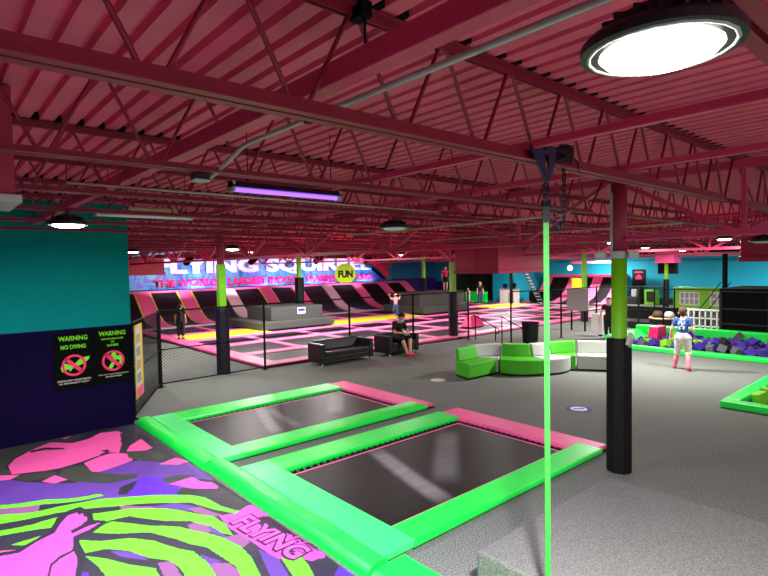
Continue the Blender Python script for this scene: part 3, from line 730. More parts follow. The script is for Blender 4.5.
def inside(poly, X, Y):
    n = len(poly); r = np.zeros(X.shape, bool); j = n-1
    for i in range(n):
        xi, yi = poly[i]; xj, yj = poly[j]
        c = ((yi > Y) != (yj > Y))
        if yi != yj: r ^= c & (X < (xj-xi)*(Y-yi)/(yj-yi)+xi)
        j = i
    return r
def make_mat():
    cols = {'base':(46,42,60),'purple':(96,60,156),'violet':(92,38,226),'grey':(62,66,60),'pink':(246,92,172),'lime':(104,226,44),'mauve':(140,84,140),'line':(150,30,110),'dark':(42,39,52),'magenta':(232,82,206)}
    names = list(cols)
    for n in names: mat('print_'+n, cols[n], 0.55, bump=0.5, bscale=4.5, spec=0.35)
    def grid(x0, x1, y0, y1, st):
        nx = int(round((x1-x0)/st)); ny = int(round((y1-y0)/st))
        xs = np.linspace(x0, x1, nx+1); ys = np.linspace(y0, y1, ny+1)
        return xs, ys
    b_v = []; b_f = []; b_m = []
    def height(X, Y):
        h = 0.045 + 0.012*np.sin(X*2.3+0.5)*np.sin(Y*1.7) + 0.007*np.sin(X*5.1+Y*3.3) + 0.004*np.sin(9*Y-4*X)
        e = np.clip((2.84-X)/0.12, 0, 1); e2 = np.clip((10.27-Y)/0.25, 0, 1)
        return h*(0.35+0.65*np.sqrt(e))*(0.5+0.5*np.sqrt(e2))
    def patch(x0, x1, y0, y1, st):
        xs, ys = grid(x0, x1, y0, y1, st)
        X, Y = np.meshgrid(xs, ys); Z = height(X, Y)
        o = len(b_v); nx = len(xs)
        b_v.extend(zip(X.ravel().tolist(), Y.ravel().tolist(), Z.ravel().tolist()))
        cx = (X[:-1,:-1]+X[1:,1:])/2; cy = (Y[:-1,:-1]+Y[1:,1:])/2
        mi = np.zeros(cx.shape, int)
        # warp lookups slightly so printed edges are not ruler straight
        for nm, poly in MATPOLY: mi[inside(poly, cx, cy)] = names.index(nm)
        I, J = np.meshgrid(np.arange(nx-1), np.arange(len(ys)-1))
        a = (J*nx+I+o).ravel()
        b_f.extend(np.stack([a, a+1, a+nx+1, a+nx], 1).tolist()); b_m.extend(mi.ravel().tolist())
    patch(0.2, 2.84, 2.6, 10.27, 0.0095)
    patch(-4.75, 0.2, 0.4, 10.27, 0.06)
    patch(0.2, 2.84, 0.4, 2.6, 0.05)
    me = bpy.data.meshes.new('airbag_mat'); me.from_pydata(b_v, [], b_f)
    for n in names: me.materials.append(MATS['print_'+n])
    me.polygons.foreach_set('material_index', b_m); me.polygons.foreach_set('use_smooth', [True]*len(b_m)); me.update()
    o = bpy.data.objects.new('airbag_mat', me); COL.objects.link(o)
    tag(o, 'large printed airbag mat with pink hand, lime stripes and purple camouflage', 'mat')
    # lettering on the pink patch by the green pad: reads along the edge
    A = Vector(LOGO_A); B = Vector(LOGO_B); d = (B-A).normalized(); u = Vector((-d.y, d.x, 0))
    if u.x < 0: u = -u
    y = d.cross(Vector((0,0,1))); y = u
    def T(s, off, along, w, h, m, nm, ext):
        M = frame(tuple(A + d*along + u*off + Vector((0,0,0.066))), tuple(d), tuple(u))
        q = text_part(nm, s, m, M, width=w, height=h, parent=o, ext=ext, off=0.085 if nm == 'letter_outline' else 0.03)
        bm = bmesh.new(); bm.from_mesh(q.data); bmesh.ops.triangulate(bm, faces=bm.faces)
        bmesh.ops.subdivide_edges(bm, edges=[e for e in bm.edges if e.calc_length() > 0.05], cuts=2)
        bm.to_mesh(q.data); bm.free(); q.modifiers.clear()
        for v in q.data.vertices: v.co.z = float(height(np.array(v.co.x), np.array(v.co.y))) + ext
        return q
    L = (B-A).length
    return o, T, L
mat_obj, MT, LL = make_mat()
mat('print_letter', (240,96,212), 0.6, spec=0.3)
mat('print_edge', (74,20,66), 0.6, spec=0.3)
MT('FLYING', -0.012, -0.020, LL+0.040, 0.300, 'print_edge', 'letter_outline', 0.002)
MT('FLYING', 0.016, 0.0, LL, 0.25, 'print_letter', 'big_letters', 0.004)
MT('SQUIRREL', 0.285, 0.12, LL*0.92, 0.075, 'print_edge', 'small_letters', 0.003)

# ------------------------------------------------------------------ warning signs on the left wall
def ring(b, c, r0, r1, y0, y1, n=28):
    vs = []
    for yy in (y0, y1):
        for r in (r0, r1):
            for j in range(n):
                a = 2*PI*j/n; vs.append((c[0]+r*math.cos(a), yy, c[1]+r*math.sin(a)))
    fs = []
    for j in range(n):
        k = (j+1) % n
        fs += [(j, k, n+k, n+j), (2*n+k, 2*n+j, 3*n+j, 3*n+k), (n+j, n+k, 3*n+k, 3*n+j), (k, j, 2*n+j, 2*n+k)]
    b.add(vs, fs)
def flat(b, poly, y0, y1):                       # polygon in x-z, given thickness in y
    n = len(poly); b.add([(x,y0,z) for x,z in poly]+[(x,y1,z) for x,z in poly],
        [tuple(range(n)), tuple(reversed(range(n,2*n)))]+[(i,n+i,n+(i+1)%n,(i+1)%n) for i in range(n)])
def wsign(x0, x1, z0, z1, lines, small, fig, label):
    t = thing('warning_sign', label, 'sign', ((x0+x1)/2, 10.29, z0), 'warning signs')
    b = MB(); b.box(x0, x1, 10.283, 10.2995, z0, z1); pn = b.build('panel', 'sign_black', t)
    cx = (x0+x1)/2; yf = 10.282
    for s, w, h, z in lines:
        text_part('lettering', s, 'sign_lime', frame((cx, yf, z), (1,0,0), (0,0,1)), width=w, height=h, parent=pn, ext=0.002, off=0.035, align='CENTER')
    for s, w, h, z in small:
        text_part('small_print', s, 'sign_white', frame((cx, yf, z), (1,0,0), (0,0,1)), width=w, height=h, parent=pn, ext=0.002, align='CENTER')
    cz = z0 + 0.40
    b = MB(); flat(b, [(cx+px, cz+pz) for px, pz in fig], yf-0.004, yf+0.001); b.build('figure', 'sign_lime', t)
    b = MB(); ring(b, (cx, cz), 0.145, 0.185, yf-0.008, yf-0.004); 
    d = 0.165*0.7071; w = 0.022
    flat(b, [(cx-d-w, cz+d-w), (cx-d+w, cz+d+w), (cx+d+w, cz-d+w), (cx+d-w, cz-d-w)], yf-0.008, yf-0.004)
    b.build('ban_ring', 'sign_pink', t)
diver = [(-0.20,-0.02),(-0.15,0.045),(-0.09,0.03),(-0.05,0.0),(0.02,0.03),(0.08,0.09),(0.15,0.12),(0.25,0.135),(0.22,0.07),(0.16,0.02),(0.10,-0.005),(0.02,-0.03),(-0.02,-0.055),(-0.06,-0.10),(-0.08,-0.06),(-0.13,-0.07),(-0.18,-0.10),(-0.19,-0.06)]
tuck = [(-0.10,-0.16),(-0.05,-0.06),(-0.02,-0.02),(0.0,0.06),(-0.04,0.10),(0.0,0.15),(0.05,0.13),(0.06,0.08),(0.12,0.09),(0.17,0.03),(0.165,-0.05),(0.12,-0.12),(0.06,-0.14),(0.10,-0.07),(0.10,0.0),(0.05,0.02),(0.03,-0.03),(0.0,-0.10),(-0.04,-0.16)]
wsign(1.60, 2.19, 0.82, 1.77, [('WARNING',0.44,0.085,1.64),('NO DIVING',0.38,0.075,1.50)], [('DIVING MAY CAUSE DEATH',0.50,0.032,0.95),('OR PERMANENT INJURY',0.46,0.032,0.90)], diver,
      'black warning sign about diving, left of the two on the purple wall')
wsign(2.20, 2.82, 0.82, 1.79, [('WARNING',0.44,0.085,1.67),('NO DOUBLE FLIPS',0.36,0.032,1.60),('OR',0.06,0.032,1.545),('GAINERS',0.19,0.04,1.48)], [('THEY CAN CAUSE SERIOUS INJURY',0.50,0.022,0.97),('OR EVEN WORSE',0.26,0.022,0.93)], tuck,
      'black warning sign about double flips, right of the two on the purple wall')

# ------------------------------------------------------------------ fences
def mesh_panel(b, A, B, z0, z1, st=0.08, r=0.0042):
    A = Vector((A[0],A[1],0)); B = Vector((B[0],B[1],0)); d = B-A; L = d.length; d.normalize(); h = z1-z0
    c = -h
    while c < L:
        s0 = max(0, c); s1 = min(L, c+h)
        if s1 - s0 > 0.02:
            for sg in (0, 1):
                za = s0-c; zb = s1-c
                if sg: za = h-za; zb = h-zb
                p = A+d*s0+Vector((0,0,z0+za)); q = A+d*s1+Vector((0,0,z0+zb))
                b.tube([p,q], r, 3, cap=False)
        c += st
def fence(label, pts, h=1.83, meshed=True, group=None, mid=True):
    t = thing('chain_link_fence' if meshed else 'railing', label, 'fence' if meshed else 'railing', (pts[0][0], pts[0][1], 0))
    for p in pts:
        b = MB(); b.tube([(p[0],p[1],0),(p[0],p[1],h+0.03)], 0.032, 8); b.lathe([(0.08,0.0),(0.08,0.012),(0.04,0.02)], (p[0],p[1],0), 10); b.build('post', 'black_metal', t, smooth=False)
    for nm, z, r in (('top_rail', h, 0.022), ('mid_rail', h*0.49, 0.016), ('bottom_rail', 0.07, 0.018)):
        if nm == 'bottom_rail' and not meshed: continue
        b = MB(); b.tube([(p[0],p[1],z) for p in pts], r, 6); b.build(nm, 'black_metal', t)
    if meshed:
        b = MB()
        for i in range(len(pts)-1): mesh_panel(b, pts[i], pts[i+1], 0.08, h)
        b.build('wire_mesh', 'wire_black', t)
    return t
fence('black chain link fence running behind the black sofa along the trampoline court', [(4.26,13.17),(7.12,13.3),(10.1,13.3),(12.75,13.15),(15.45,12.95)])
fence('short black chain link fence slanting from the purple wall to the fence corner', [(2.92,10.62),(4.20,13.08)])
fence('black railing from the trampoline court entrance past the trash bin to the far drum', [(15.9,11.35),(18.2,10.72),(20.7,10.6),(21.6,9.3),(21.7,8.4)], meshed=False)
fence('black railing in front of the lime panel, right of the wrapped far column', [(24.6,9.9),(24.7,9.1),(24.8,7.2)], h=1.6, meshed=False)
# poster board on the slanting fence
t = thing('notice_board', 'yellow and white notice board hung on the slanting fence beside the purple wall', 'notice board', (3.15,11.05,0.25))
dv = Vector((1.28,2.46,0)).normalized(); nv = Vector((dv.y,-dv.x,0)); c0 = Vector((2.93,10.62,0))+nv*0.05
def onboard(u0,u1,z0,z1,off,th):
    b = MB(); M = Matrix((dv, nv, Vector((0,0,1)))).transposed()
    b.obox(c0+dv*((u0+u1)/2)+nv*off+Vector((0,0,(z0+z1)/2+0.16)), (u1-u0, th, z1-z0), M); return b
onboard(-0.02,0.62,0.22,1.62,0,0.012).build('board', 'poster_yellow', t)
sheet = onboard(-0.0,0.42,0.45,1.56,0.008,0.006).build('white_sheet', 'white_paint', t)
onboard(-0.0,0.60,0.24,0.42,0.008,0.006).build('pink_strip', 'pink_pad', t)
for i in range(4): onboard(0.04,0.36,1.27-0.25*i,1.44-0.25*i,0.0125,0.004).build('pictogram', 'panel_grey' if i % 2 else 'wood_tan', sheet)
# board on the railing
b = MB(); b.box(20.45,20.49,10.82,11.78,0.84,1.76)
t = thing('grey_board', 'square grey board mounted on the railing in front of a far lime column', 'board', (20.47,11.3,0.84))
b.build('panel', 'panel_grey', t, bevel=0.01)
for y in (11.0,11.6):
    b = MB(); b.box(20.50,20.54,y-0.03,y+0.03,0.0,1.74); b.build('leg', 'black_metal', t)
# hand rails at the court entrance
def handrail(label, a, c):
    t = thing('handrail', label, 'handrail', (a[0],a[1],0))
    b = MB(); b.tube([(a[0],a[1],0),(a[0],a[1],0.92)], 0.022, 6); b.build('post', 'black_metal', t)
    b = MB(); b.tube([(c[0],c[1],0),(c[0],c[1],0.50)], 0.022, 6); b.build('post', 'black_metal', t)
    a = Vector((a[0],a[1],0.92)); q = Vector((c[0],c[1],0.50)); d = (q-a); e = Vector((d.x,d.y,0)).normalized()
    b = MB(); b.tube([a-e*0.12, a, q, q+e*0.14+Vector((0,0,-0.07)), q+e*0.12+Vector((0,0,-0.2)), q+Vector((0,0,-0.24))], 0.02, 6); b.build('rail', 'black_metal', t, smooth=True)
handrail('black sloping handrail left of the court entrance', (15.62,12.75), (15.85,12.0))
handrail('black sloping handrail right of the court entrance by the trash bin', (15.7,11.6), (16.1,10.95))
t = thing('trash_bin', 'black trash bin standing behind the curved seats', 'trash bin', (16.35,10.85,0))
b = MB(); b.lathe([(0.24,0.0),(0.27,0.05),(0.30,0.70),(0.31,0.72),(0.285,0.72),(0.26,0.3)], (16.35,10.85,0), 20); bb = b.build('bin_body', 'black_vinyl', t, smooth=False)
b = MB(); ringp = [(16.35+0.31*math.cos(a*PI/12), 10.85+0.31*math.sin(a*PI/12), 0.72) for a in range(25)]; b.tube(ringp, 0.02, 6); b.build('bag_rim', 'wrap_vinyl', bb, smooth=True)
b = MB(); b.box(16.05,16.09,10.75,10.95,0.52,0.58); b.build('handle', 'black_metal', bb, bevel=0.01)

# ------------------------------------------------------------------ trampoline court behind the fence
b = MB(); b.box(7.1, 31.4, 13.4, 30.6, 0.0, 0.012); struct(b.build('floor_court', 'black_vinyl'))
LINES = [13.70, 15.70, 18.10, 20.25, 22.62, 25.85]
ROWS = [(0,1,'nearest the fence'), (1,2,'second from the fence'), (2,3,'third from the fence'), (4,5,'behind the yellow strip')]
XS = [7.46, 9.90, 12.35, 14.80, 17.25, 19.70, 22.15, 24.60, 27.05, 29.50, 31.2]
def pad(nm, lab, x0, x1, y0, y1, m, h=0.09, cat='pad', z0=0.013, grp=None, parent=None):
    b = MB(); b.box(x0, x1, y0, y1, z0, h); o = b.build(nm, m, parent, bevel=0.02)
    if not parent: tag(o, lab, cat, grp)
    return o
w = 0.27
nm_line = ['along the fence side of the court','between the first and second rows of court beds','between the second and third rows of court beds','on the near side of the yellow strip','on the far side of the yellow strip','at the foot of the sloped beds']
for i, y in enumerate(LINES):
    pad('court_pad', ('long white pad ' if i == 5 else 'long pink pad ') + nm_line[i], 7.76, 31.2, y-w, y+w, 'white_vinyl' if i == 5 else 'court_pink')
pad('court_pad', 'long pink pad along the left edge of the trampoline court', 7.15, 7.75, 13.43, 28.6, 'court_pink')
pad('yellow_pad', 'long yellow pad strip across the court left of the grey box', 7.76, 11.4, 20.54, 22.33, 'yellow_pad')
pad('yellow_pad', 'long yellow pad strip across the court right of the grey box', 14.9, 20.8, 20.54, 22.33, 'yellow_pad')
pad('yellow_pad', 'short yellow pad at the far right of the court beyond the grey tiers', 27.4, 31.2, 20.54, 22.33, 'yellow_pad')
for a, c, rn in ROWS:
    y0 = LINES[a]+w; y1 = LINES[c]-w
    for i in range(10):
        x0 = XS[i]+(0.29 if i == 0 else 0.16); x1 = XS[i+1]-(0.16 if i < 9 else 0.01)
        t = thing('court_trampoline', 'black court trampoline in the row %s, %s from the left' % (rn, ORD[i]), 'trampoline', ((x0+x1)/2, (y0+y1)/2, 0), 'court trampolines')
        b = MB(); g = 6; vs = []; fs = []
        for q in range(g+1):
            for p in range(g+1):
                u = p/g; v = q/g; vs.append((x0+0.05+(x1-x0-0.1)*u, y0+0.05+(y1-y0-0.1)*v, 0.065-0.03*math.sin(PI*u)*math.sin(PI*v)))
        for q in range(g):
            for p in range(g): fs.append((q*(g+1)+p, q*(g+1)+p+1, (q+1)*(g+1)+p+1, (q+1)*(g+1)+p))
        b.add(vs, fs); b.build('bed', 'bed_black', t, smooth=True)
        if i < 9:
            b = MB(); b.box(x1+0.01, x1+0.31, y0+0.005, y1-0.005, 0.013, 0.082); b.build('side_pad', 'court_pink', t, bevel=0.02)

# sloped beds along the sign wall
PROF = [(26.15,0.03),(27.2,0.06),(27.9,0.17),(28.4,0.40),(28.85,0.74),(29.3,1.11),(29.7,1.40),(30.0,1.60)]
def curved(b, x0, x1, off, th, prof=PROF, fn=None, mi=None):
    pts = [(y, z+off) for y, z in prof]; lo = [(y+th*0.55, z+off-th) for y, z in prof]
    poly = pts + list(reversed(lo)); n = len(prof)
    fn = fn or (lambda p, x: (x, p[0], p[1]))
    vs = [fn(p, x0) for p in poly] + [fn(p, x1) for p in poly]; N = 2*n
    fs = [(i, (i+1) % N, N+(i+1) % N, N+i) for i in range(N)]
    for i in range(n-1):
        fs.append((i+1, i, N-1-i, N-2-i)); fs.append((N+i, N+i+1, N+N-2-i, N+N-1-i))
    b.add(vs, fs, mi)
SX = [6.45, 8.85, 11.10, 13.75, 16.15, 18.42, 20.85, 23.45, 25.88, 28.05]
for i, x in enumerate(SX):
    white = i in (3, 6)
    lab = '%s curved pad strip rising to the sign wall, %s from the left' % ('white' if white else 'pink', ORD[i])
    t = thing('curved_pad', lab, 'pad', (x, 26.2, 0), 'curved pads between the sloped beds')
    b = MB(); curved(b, x-0.37, x+0.37, 0.05, 0.09); b.build('cushion', 'white_vinyl' if white else 'court_pink', t)
    if i in (1, 2, 4):
        b = MB(); curved(b, x+0.37, x+0.44, 0.04, 0.06); b.build('yellow_edge', 'yellow_pad', t)
        b = MB(); curved(b, x-0.44, x-0.37, 0.04, 0.06); b.build('yellow_edge', 'yellow_pad', t)
    if i < 9:
        x1 = SX[i+1]
        t = thing('sloped_trampoline', 'black sloped trampoline bed leaning up to the sign wall, %s from the left' % ORD[i], 'trampoline', ((x+x1)/2, 27, 0), 'sloped beds')
        b = MB(); curved(b, x+0.45, x1-0.45, 0.0, 0.03); b.build('bed', 'bed_black', t, smooth=False)
b = MB(); b.box(6.0, 28.45, 30.02, 30.55, 1.36, 1.70); tag(b.build('ledge_pad', 'court_pink', bevel=0.03), 'long pink pad along the top of the sloped beds under the big sign', 'pad')
b = MB(); b.box(6.0, 28.45, 30.12, 31.15, 0.0, 1.34); tag(b.build('ledge_platform', 'black_vinyl'), 'black platform behind the sloped beds carrying the long pink pad', 'platform')

# grey carpeted box tiers round two columns
def tiers(label, lo, up, badge=None):
    t = thing('carpet_tiers', label, 'carpeted box', ((lo[0]+lo[1])/2, (lo[2]+lo[3])/2, 0.0))
    b = MB(); b.box(lo[0],lo[1],lo[2],lo[3],0.094,lo[4]); b.build('lower_tier', 'court_carpet', t, bevel=0.02)
    b = MB(); b.box(up[0],up[1],up[2],up[3],lo[4],up[4]); ut = b.build('upper_tier', 'court_carpet', t, bevel=0.02)
    if badge:
        b = MB(); b.box(badge[0]-0.22,badge[0]+0.22,up[2]-0.012,up[2]-0.002,badge[1]-0.15,badge[1]+0.15); b.build('badge', 'cloth_print', ut)
        b = MB(); b.box(badge[0]-0.18,badge[0]+0.18,up[2]-0.016,up[2]-0.012,badge[1]-0.02,badge[1]+0.10); b.build('badge_mark', 'foam_purple', ut)
tiers('two grey carpeted box tiers with a badge around the yellow court column', (11.15,15.05,21.0,24.3,0.42), (11.95,14.75,21.6,24.0,1.02), (13.55,0.80))
tiers('two grey carpeted box tiers at the far right end of the sign wall', (21.3,25.15,21.1,24.6,0.50), (21.7,25.6,21.8,24.4,1.22))

# ------------------------------------------------------------------ the big sign
t = thing('wall_sign', 'large lit wall sign with white letters over a pink line on a blue mural', 'sign', (18, 31.1, 1.75))
b = MB(); b.box(6.2, 27.9, 31.10, 31.19, 1.74, 3.95); b.build('mural_panel', 'mural_print', t)
Wt = 30.9
def signtext(nm, s, m, x0, x1, z0, h, y, ext, off):
    return text_part(nm, s, m, frame((x0, y, z0), (1,0,0), (0,0,1)), width=x1-x0, height=h, parent=t, ext=ext, off=off)
K = 31.05/30.9
signtext('headline', 'FLYING SQUIRREL', 'letter_white', 9.75*K, 25.6*K, 2.46, 1.10, 31.06, 0.05, 0.055)
signtext('tagline', 'THE WORLD\'S LARGEST INDOOR TRAMPOLINE PARKS', 'letter_pink', 9.75*K, 25.7*K, 1.86, 0.46, 31.06, 0.04, 0.035)
def xz(b, poly, y0, y1):
    flat(b, poly, y0, y1)
b = MB()
xz(b, [(25.6,3.25),(26.0,3.0),(26.7,2.55),(27.0,2.2),(27.35,1.95),(27.45,2.3),(27.25,2.6),(27.7,2.9),(27.95,3.3),(27.85,3.7),(27.5,3.85),(27.6,3.4),(27.35,3.0),(26.95,2.95),(26.4,3.25),(25.9,3.45)], 31.0, 31.06)
b.build('emblem', 'logo_red', t)
b = MB(); xz(b, [(25.3,2.9),(26.2,2.35),(26.9,1.9),(27.3,1.82),(26.6,2.35),(25.9,2.85)], 31.03, 31.07); b.build('emblem_shadow', 'sign_black', t)
# coloured wash lights on the ledge under the sign
def wash(x, col, e, lab, m):
    b = MB(); b.box(x-0.45, x+0.45, 30.62, 30.72, 1.345, 1.74); b.box(x-0.43,x+0.43,30.625,30.70,1.745,1.755,1)
    tag(b.build('wash_light', ['black_metal', m]), lab, 'wash light', 'colour wash lights under the sign')
    l = bpy.data.lights.new('wash', 'AREA'); l.shape = 'RECTANGLE'; l.size = 1.0; l.size_y = 0.08; l.energy = e; l.color = col
    o = bpy.data.objects.new('wash_beam', l); COL.objects.link(o); o.location = (x, 30.66, 1.80)
    o.rotation_euler = (math.radians(180-30), 0, 0)
MG = (1.0, 0.05, 0.85); BL = (0.30, 0.48, 1.0)
for x, c, e, n in ((7.6,MG,7,'leftmost under the sign'),(12.2,BL,20,'second from the left under the sign'),(13.6,MG,7,'third from the left under the sign'),(16.2,MG,7,'fourth from the left under the sign'),(17.4,BL,20,'fifth from the left under the sign'),(20.4,BL,20,'sixth from the left under the sign'),(21.6,MG,6,'seventh from the left under the sign'),(25.2,BL,20,'rightmost under the sign')):
    wash(x, c, e, ('magenta' if c is MG else 'blue') + ' wash light on the ledge, ' + n, 'led_magenta' if c is MG else 'led_blue')
# round FUN sign hung over the court
t = thing('hanging_sign', 'lime round sign reading FUN hung over the court before the big sign', 'sign', (16.5,22,2.0), None)
b = MB(); n = 24; pts = []
for i in range(n):
    a = 2*PI*i/n; pts.append((16.5+0.66*math.cos(a), 2.48+0.52*max(-0.86, math.sin(a))))
xz(b, pts, 21.98, 22.02); b.build('disc', 'fun_lime', t)
text_part('lettering', 'FUN', 'foam_black', frame((16.5,21.975,2.28),(1,0,0),(0,0,1)), width=0.95, height=0.38, parent=t, ext=0.004, off=0.06, align='CENTER')
for dx in (-0.3, 0.3):
    b = MB(); b.tube([(16.5+dx,22,2.9),(16.5+dx,22,3.95)], 0.006, 5); b.build('cord', 'black_metal', t)
# black spot cans along the top of the sign
for i, x in enumerate((10.5, 14.2, 18.6, 22.6)):
    t = thing('spot_lamp', 'black spotlight hanging before the top of the sign, %s from the left' % ORD[i], 'spotlight', (x, 27.5, 3.2), 'spotlights before the sign')
    b = MB(); b.tube([(x,27.4,3.42),(x,27.9,3.2)], [0.2,0.17], 12); b.build('can', 'black_metal', t)
    b = MB(); b.tube([(x,27.5,3.5),(x,27.5,3.95)], 0.02, 5); b.build('yoke', 'black_metal', t)
    l = bpy.data.lights.new('sign_spot', 'SPOT'); l.energy = 300; l.spot_size = math.radians(100); l.spot_blend = 0.6; l.shadow_soft_size = 0.1; l.color = (0.95,0.9,1.0)
    o = bpy.data.objects.new('sign_spot', l); COL.objects.link(o); o.location = (x, 27.92, 3.19)
    o.rotation_euler = Vector((0.0, 1.0, -0.12)).to_track_quat('-Z', 'Y').to_euler()

# ------------------------------------------------------------------ sofa and armchair
def sofa(label, x0, x1, y0, y1, nm='sofa', cat='sofa', hb=0.68, ha=0.64, cushions=1):
    t = thing(nm, label, cat, ((x0+x1)/2, (y0+y1)/2, 0))
    aw = 0.14
    for s in (0, 1):
        a = x0 if s == 0 else x1-aw
        b = MB(); b.box(a, a+aw, y0, y1, 0.09, ha); b.build('armrest', 'sofa_black', t, bevel=0.02)
    b = MB(); b.extr([(y1,0.09),(y1,hb),(y1-0.10,hb),(y1-0.22,0.40),(y1-0.22,0.09)], lambda p, x: (x, p[0], p[1]), x0+aw, x1-aw); b.build('backrest', 'sofa_black', t, bevel=0.02)
    b = MB(); b.box(x0+aw, x1-aw, y0+0.02, y1-0.22, 0.12, 0.26); b.build('seat_base', 'sofa_black', t, bevel=0.01)
    wd = (x1-x0-2*aw)/cushions
    for i in range(cushions):
        b = MB(); b.box(x0+aw+0.006+wd*i, x0+aw+wd*(i+1)-0.006, y0-0.015, y1-0.20, 0.262, 0.43); b.build('seat_cushion', 'sofa_black', t, bevel=0.035, seg=3)
    for x in (x0+0.06, x1-0.06):
        for y in (y0+0.06, y1-0.06):
            b = MB(); b.tube([(x,y,0.0),(x,y,0.09)], 0.022, 8); b.build('leg', 'grey_metal', t)
    return t
sofa('black two seat sofa standing before the chain link fence', 8.38, 10.28, 12.36, 13.08)
sofa('black armchair beside the sofa with a man sitting in it', 10.82, 12.10, 12.22, 12.98, 'armchair', 'armchair')

# ------------------------------------------------------------------ curved modular seats
def modular(label, FL, FR, BR, BL, m, bf=0.0, bb=0.0, hs=0.40, hb=0.71):
    FL, FR, BR, BL = [Vector((p[0], p[1], 0)) for p in (FL, FR, BR, BL)]
    c = (FL+FR+BR+BL)/4
    t = thing('modular_seat', label, 'seat', (c.x, c.y, 0), 'curved modular seats')
    N = 8
    def edge(A, B, bulge, out):
        d = B-A; nrm = Vector((d.y, -d.x, 0)).normalized()
        if nrm.dot(out) < 0: nrm = -nrm
        return [A + d*(i/N) + nrm*(bulge*4*(i/N)*(1-i/N)) for i in range(N+1)]
    out = ((FL+FR)-(BL+BR)).normalized()
    F = edge(FL, FR, bf, out); B = edge(BL, BR, bb, -out)
    b = MB(); sh = 0.985
    f = [c+(p-c)*sh for p in F]; k = [c+(p-c)*sh for p in B]
    b.prism([(p.x, p.y) for p in f] + [(p.x, p.y) for p in reversed(k)], 0.045, hs); b.build('seat_block', m, t, bevel=0.025)
    b = MB()
    def lerp(i, s): return k[i] + (f[i]-k[i])*s
    vs = []
    for i in range(N+1):
        p0 = lerp(i, 0.0); p1 = lerp(i, 0.34); p2 = lerp(i, 0.22)
        vs += [(p0.x,p0.y,hs+0.002),(p1.x,p1.y,hs+0.002),(p2.x,p2.y,hb),(p0.x,p0.y,hb)]
    fs = [(3,2,1,0), (4*N,4*N+1,4*N+2,4*N+3)]
    for i in range(N):
        for j in range(4): fs.append((4*i+j, 4*i+(j+1) % 4, 4*(i+1)+(j+1) % 4, 4*(i+1)+j))
    b.add(vs, fs); b.build('backrest', m, t, bevel=0.025)
    b = MB(); q = [c+(p-c)*0.93 for p in F] + [c+(p-c)*0.93 for p in reversed(B)]
    b.prism([(p.x, p.y) for p in q], 0.0, 0.045); b.build('plinth', 'black_vinyl', t)
    return t
modular('green curved seat at the left end of the serpentine row', (9.90,8.33),(11.02,8.33),(10.80,9.02),(10.12,8.93), 'lime_seat', 0.03)
modular('white wedge seat second in the serpentine row between two green seats', (11.03,8.37),(11.07,8.30),(11.62,8.62),(10.80,9.06), 'white_soft', 0.0, 0.06)
modular('green rounded seat in the middle of the serpentine row, left of the green strap', (10.98,8.20),(11.67,7.34),(12.03,8.12),(11.64,8.60), 'lime_seat', 0.16)
modular('white rounded seat in the middle of the serpentine row, right of the green strap', (11.69,7.33),(12.68,7.18),(12.50,7.93),(12.06,8.10), 'white_soft', 0.14)
modular('green wedge seat with a bright curved back right of the green strap', (12.70,7.17),(12.76,7.10),(13.40,7.48),(12.54,7.96), 'lime_seat', 0.0, 0.08)
modular('white straight seat at the right end of the row, half behind the near column', (12.79,7.08),(13.32,6.22),(13.92,6.56),(13.43,7.45), 'white_soft')

# floor decals
def decal(label, c, r, parts):
    b = MB(); b.lathe([(r,0.0005),(r,0.003)], (c[0],c[1],0), 28)
    t = thing('floor_decal', label, 'floor decal', (c[0],c[1],0))
    b.build('disc', parts[0], t)
    if len(parts) > 1:
        b = MB(); b.lathe([(r*0.68,0.0031),(r*0.68,0.0042)], (c[0],c[1],0), 24); b.build('inner_disc', parts[1], t)
        b = MB()
        for s in (-1, 1): b.lathe([(r*0.13,0.0043),(r*0.13,0.0052)], (c[0]+s*r*0.25,c[1]-s*r*0.2,0), 10); 
        b.obox((c[0],c[1],0.0048),(r*0.7,r*0.22,0.001),Matrix.Rotation(-0.8,3,'Z')); b.build('footprint_mark', parts[2], t)
decal('white round decal on the carpet left of the green seats', (9.46,8.91), 0.19, ['white_paint'])
decal('purple ringed round decal on the carpet before the white seats', (9.43,5.19), 0.235, ['foam_purple','cloth_print','foam_black'])

# ------------------------------------------------------------------ foam pits
def rim(t, x0, x1, y0, y1, nm, h, m='neon_pad'):
    b = MB(); b.box(x0, x1, y0, y1, 0.0, h); b.build(nm, m, t, bevel=0.03)
P1 = (17.15, 20.5, 0.6, 8.35)
t = thing('foam_pit', 'long green rimmed foam pit behind the walking boy', 'foam pit', (18.8, 4.5, 0))
rim(t, 17.1, 17.42, 0.3, 8.62, 'front_rim', 0.13); rim(t, 19.75, 20.15, 0.3, 8.62, 'back_rim', 0.50)
b = MB(); b.extr([(8.05,0.0),(8.62,0.0),(8.62,0.36),(8.5,0.38),(8.10,0.14)], lambda p, x: (x, p[0], p[1]), 17.43, 19.74); b.build('end_rim', 'neon_pad', t, bevel=0.02)
b = MB(); b.box(17.42, 19.75, 0.3, 8.06, 0.0, 0.03); b.build('liner', 'foam_purple', t)
t2 = thing('foam_pit', 'green rimmed foam pit corner at the right edge of the picture', 'foam pit', (13.5, 1.8, 0))
rim(t2, 11.42, 11.70, -3.0, 3.40, 'front_rim', 0.13); rim(t2, 11.71, 15.6, 3.12, 3.40, 'side_rim', 0.13)
b = MB(); b.box(11.7, 15.6, -3.0, 3.12, 0.0, 0.03); b.build('liner', 'foam_purple', t2)
CUBES = {}
for c, lab in (('foam_purple','purple'),('foam_grey','grey'),('foam_black','black'),('foam_lime','lime green')):
    b = MB(); b.obox((0,0,0),(0.22,0.22,0.22)); o = b.build('foam_cube', c, bevel=0.012)
    CUBES[c] = [o, lab, True]
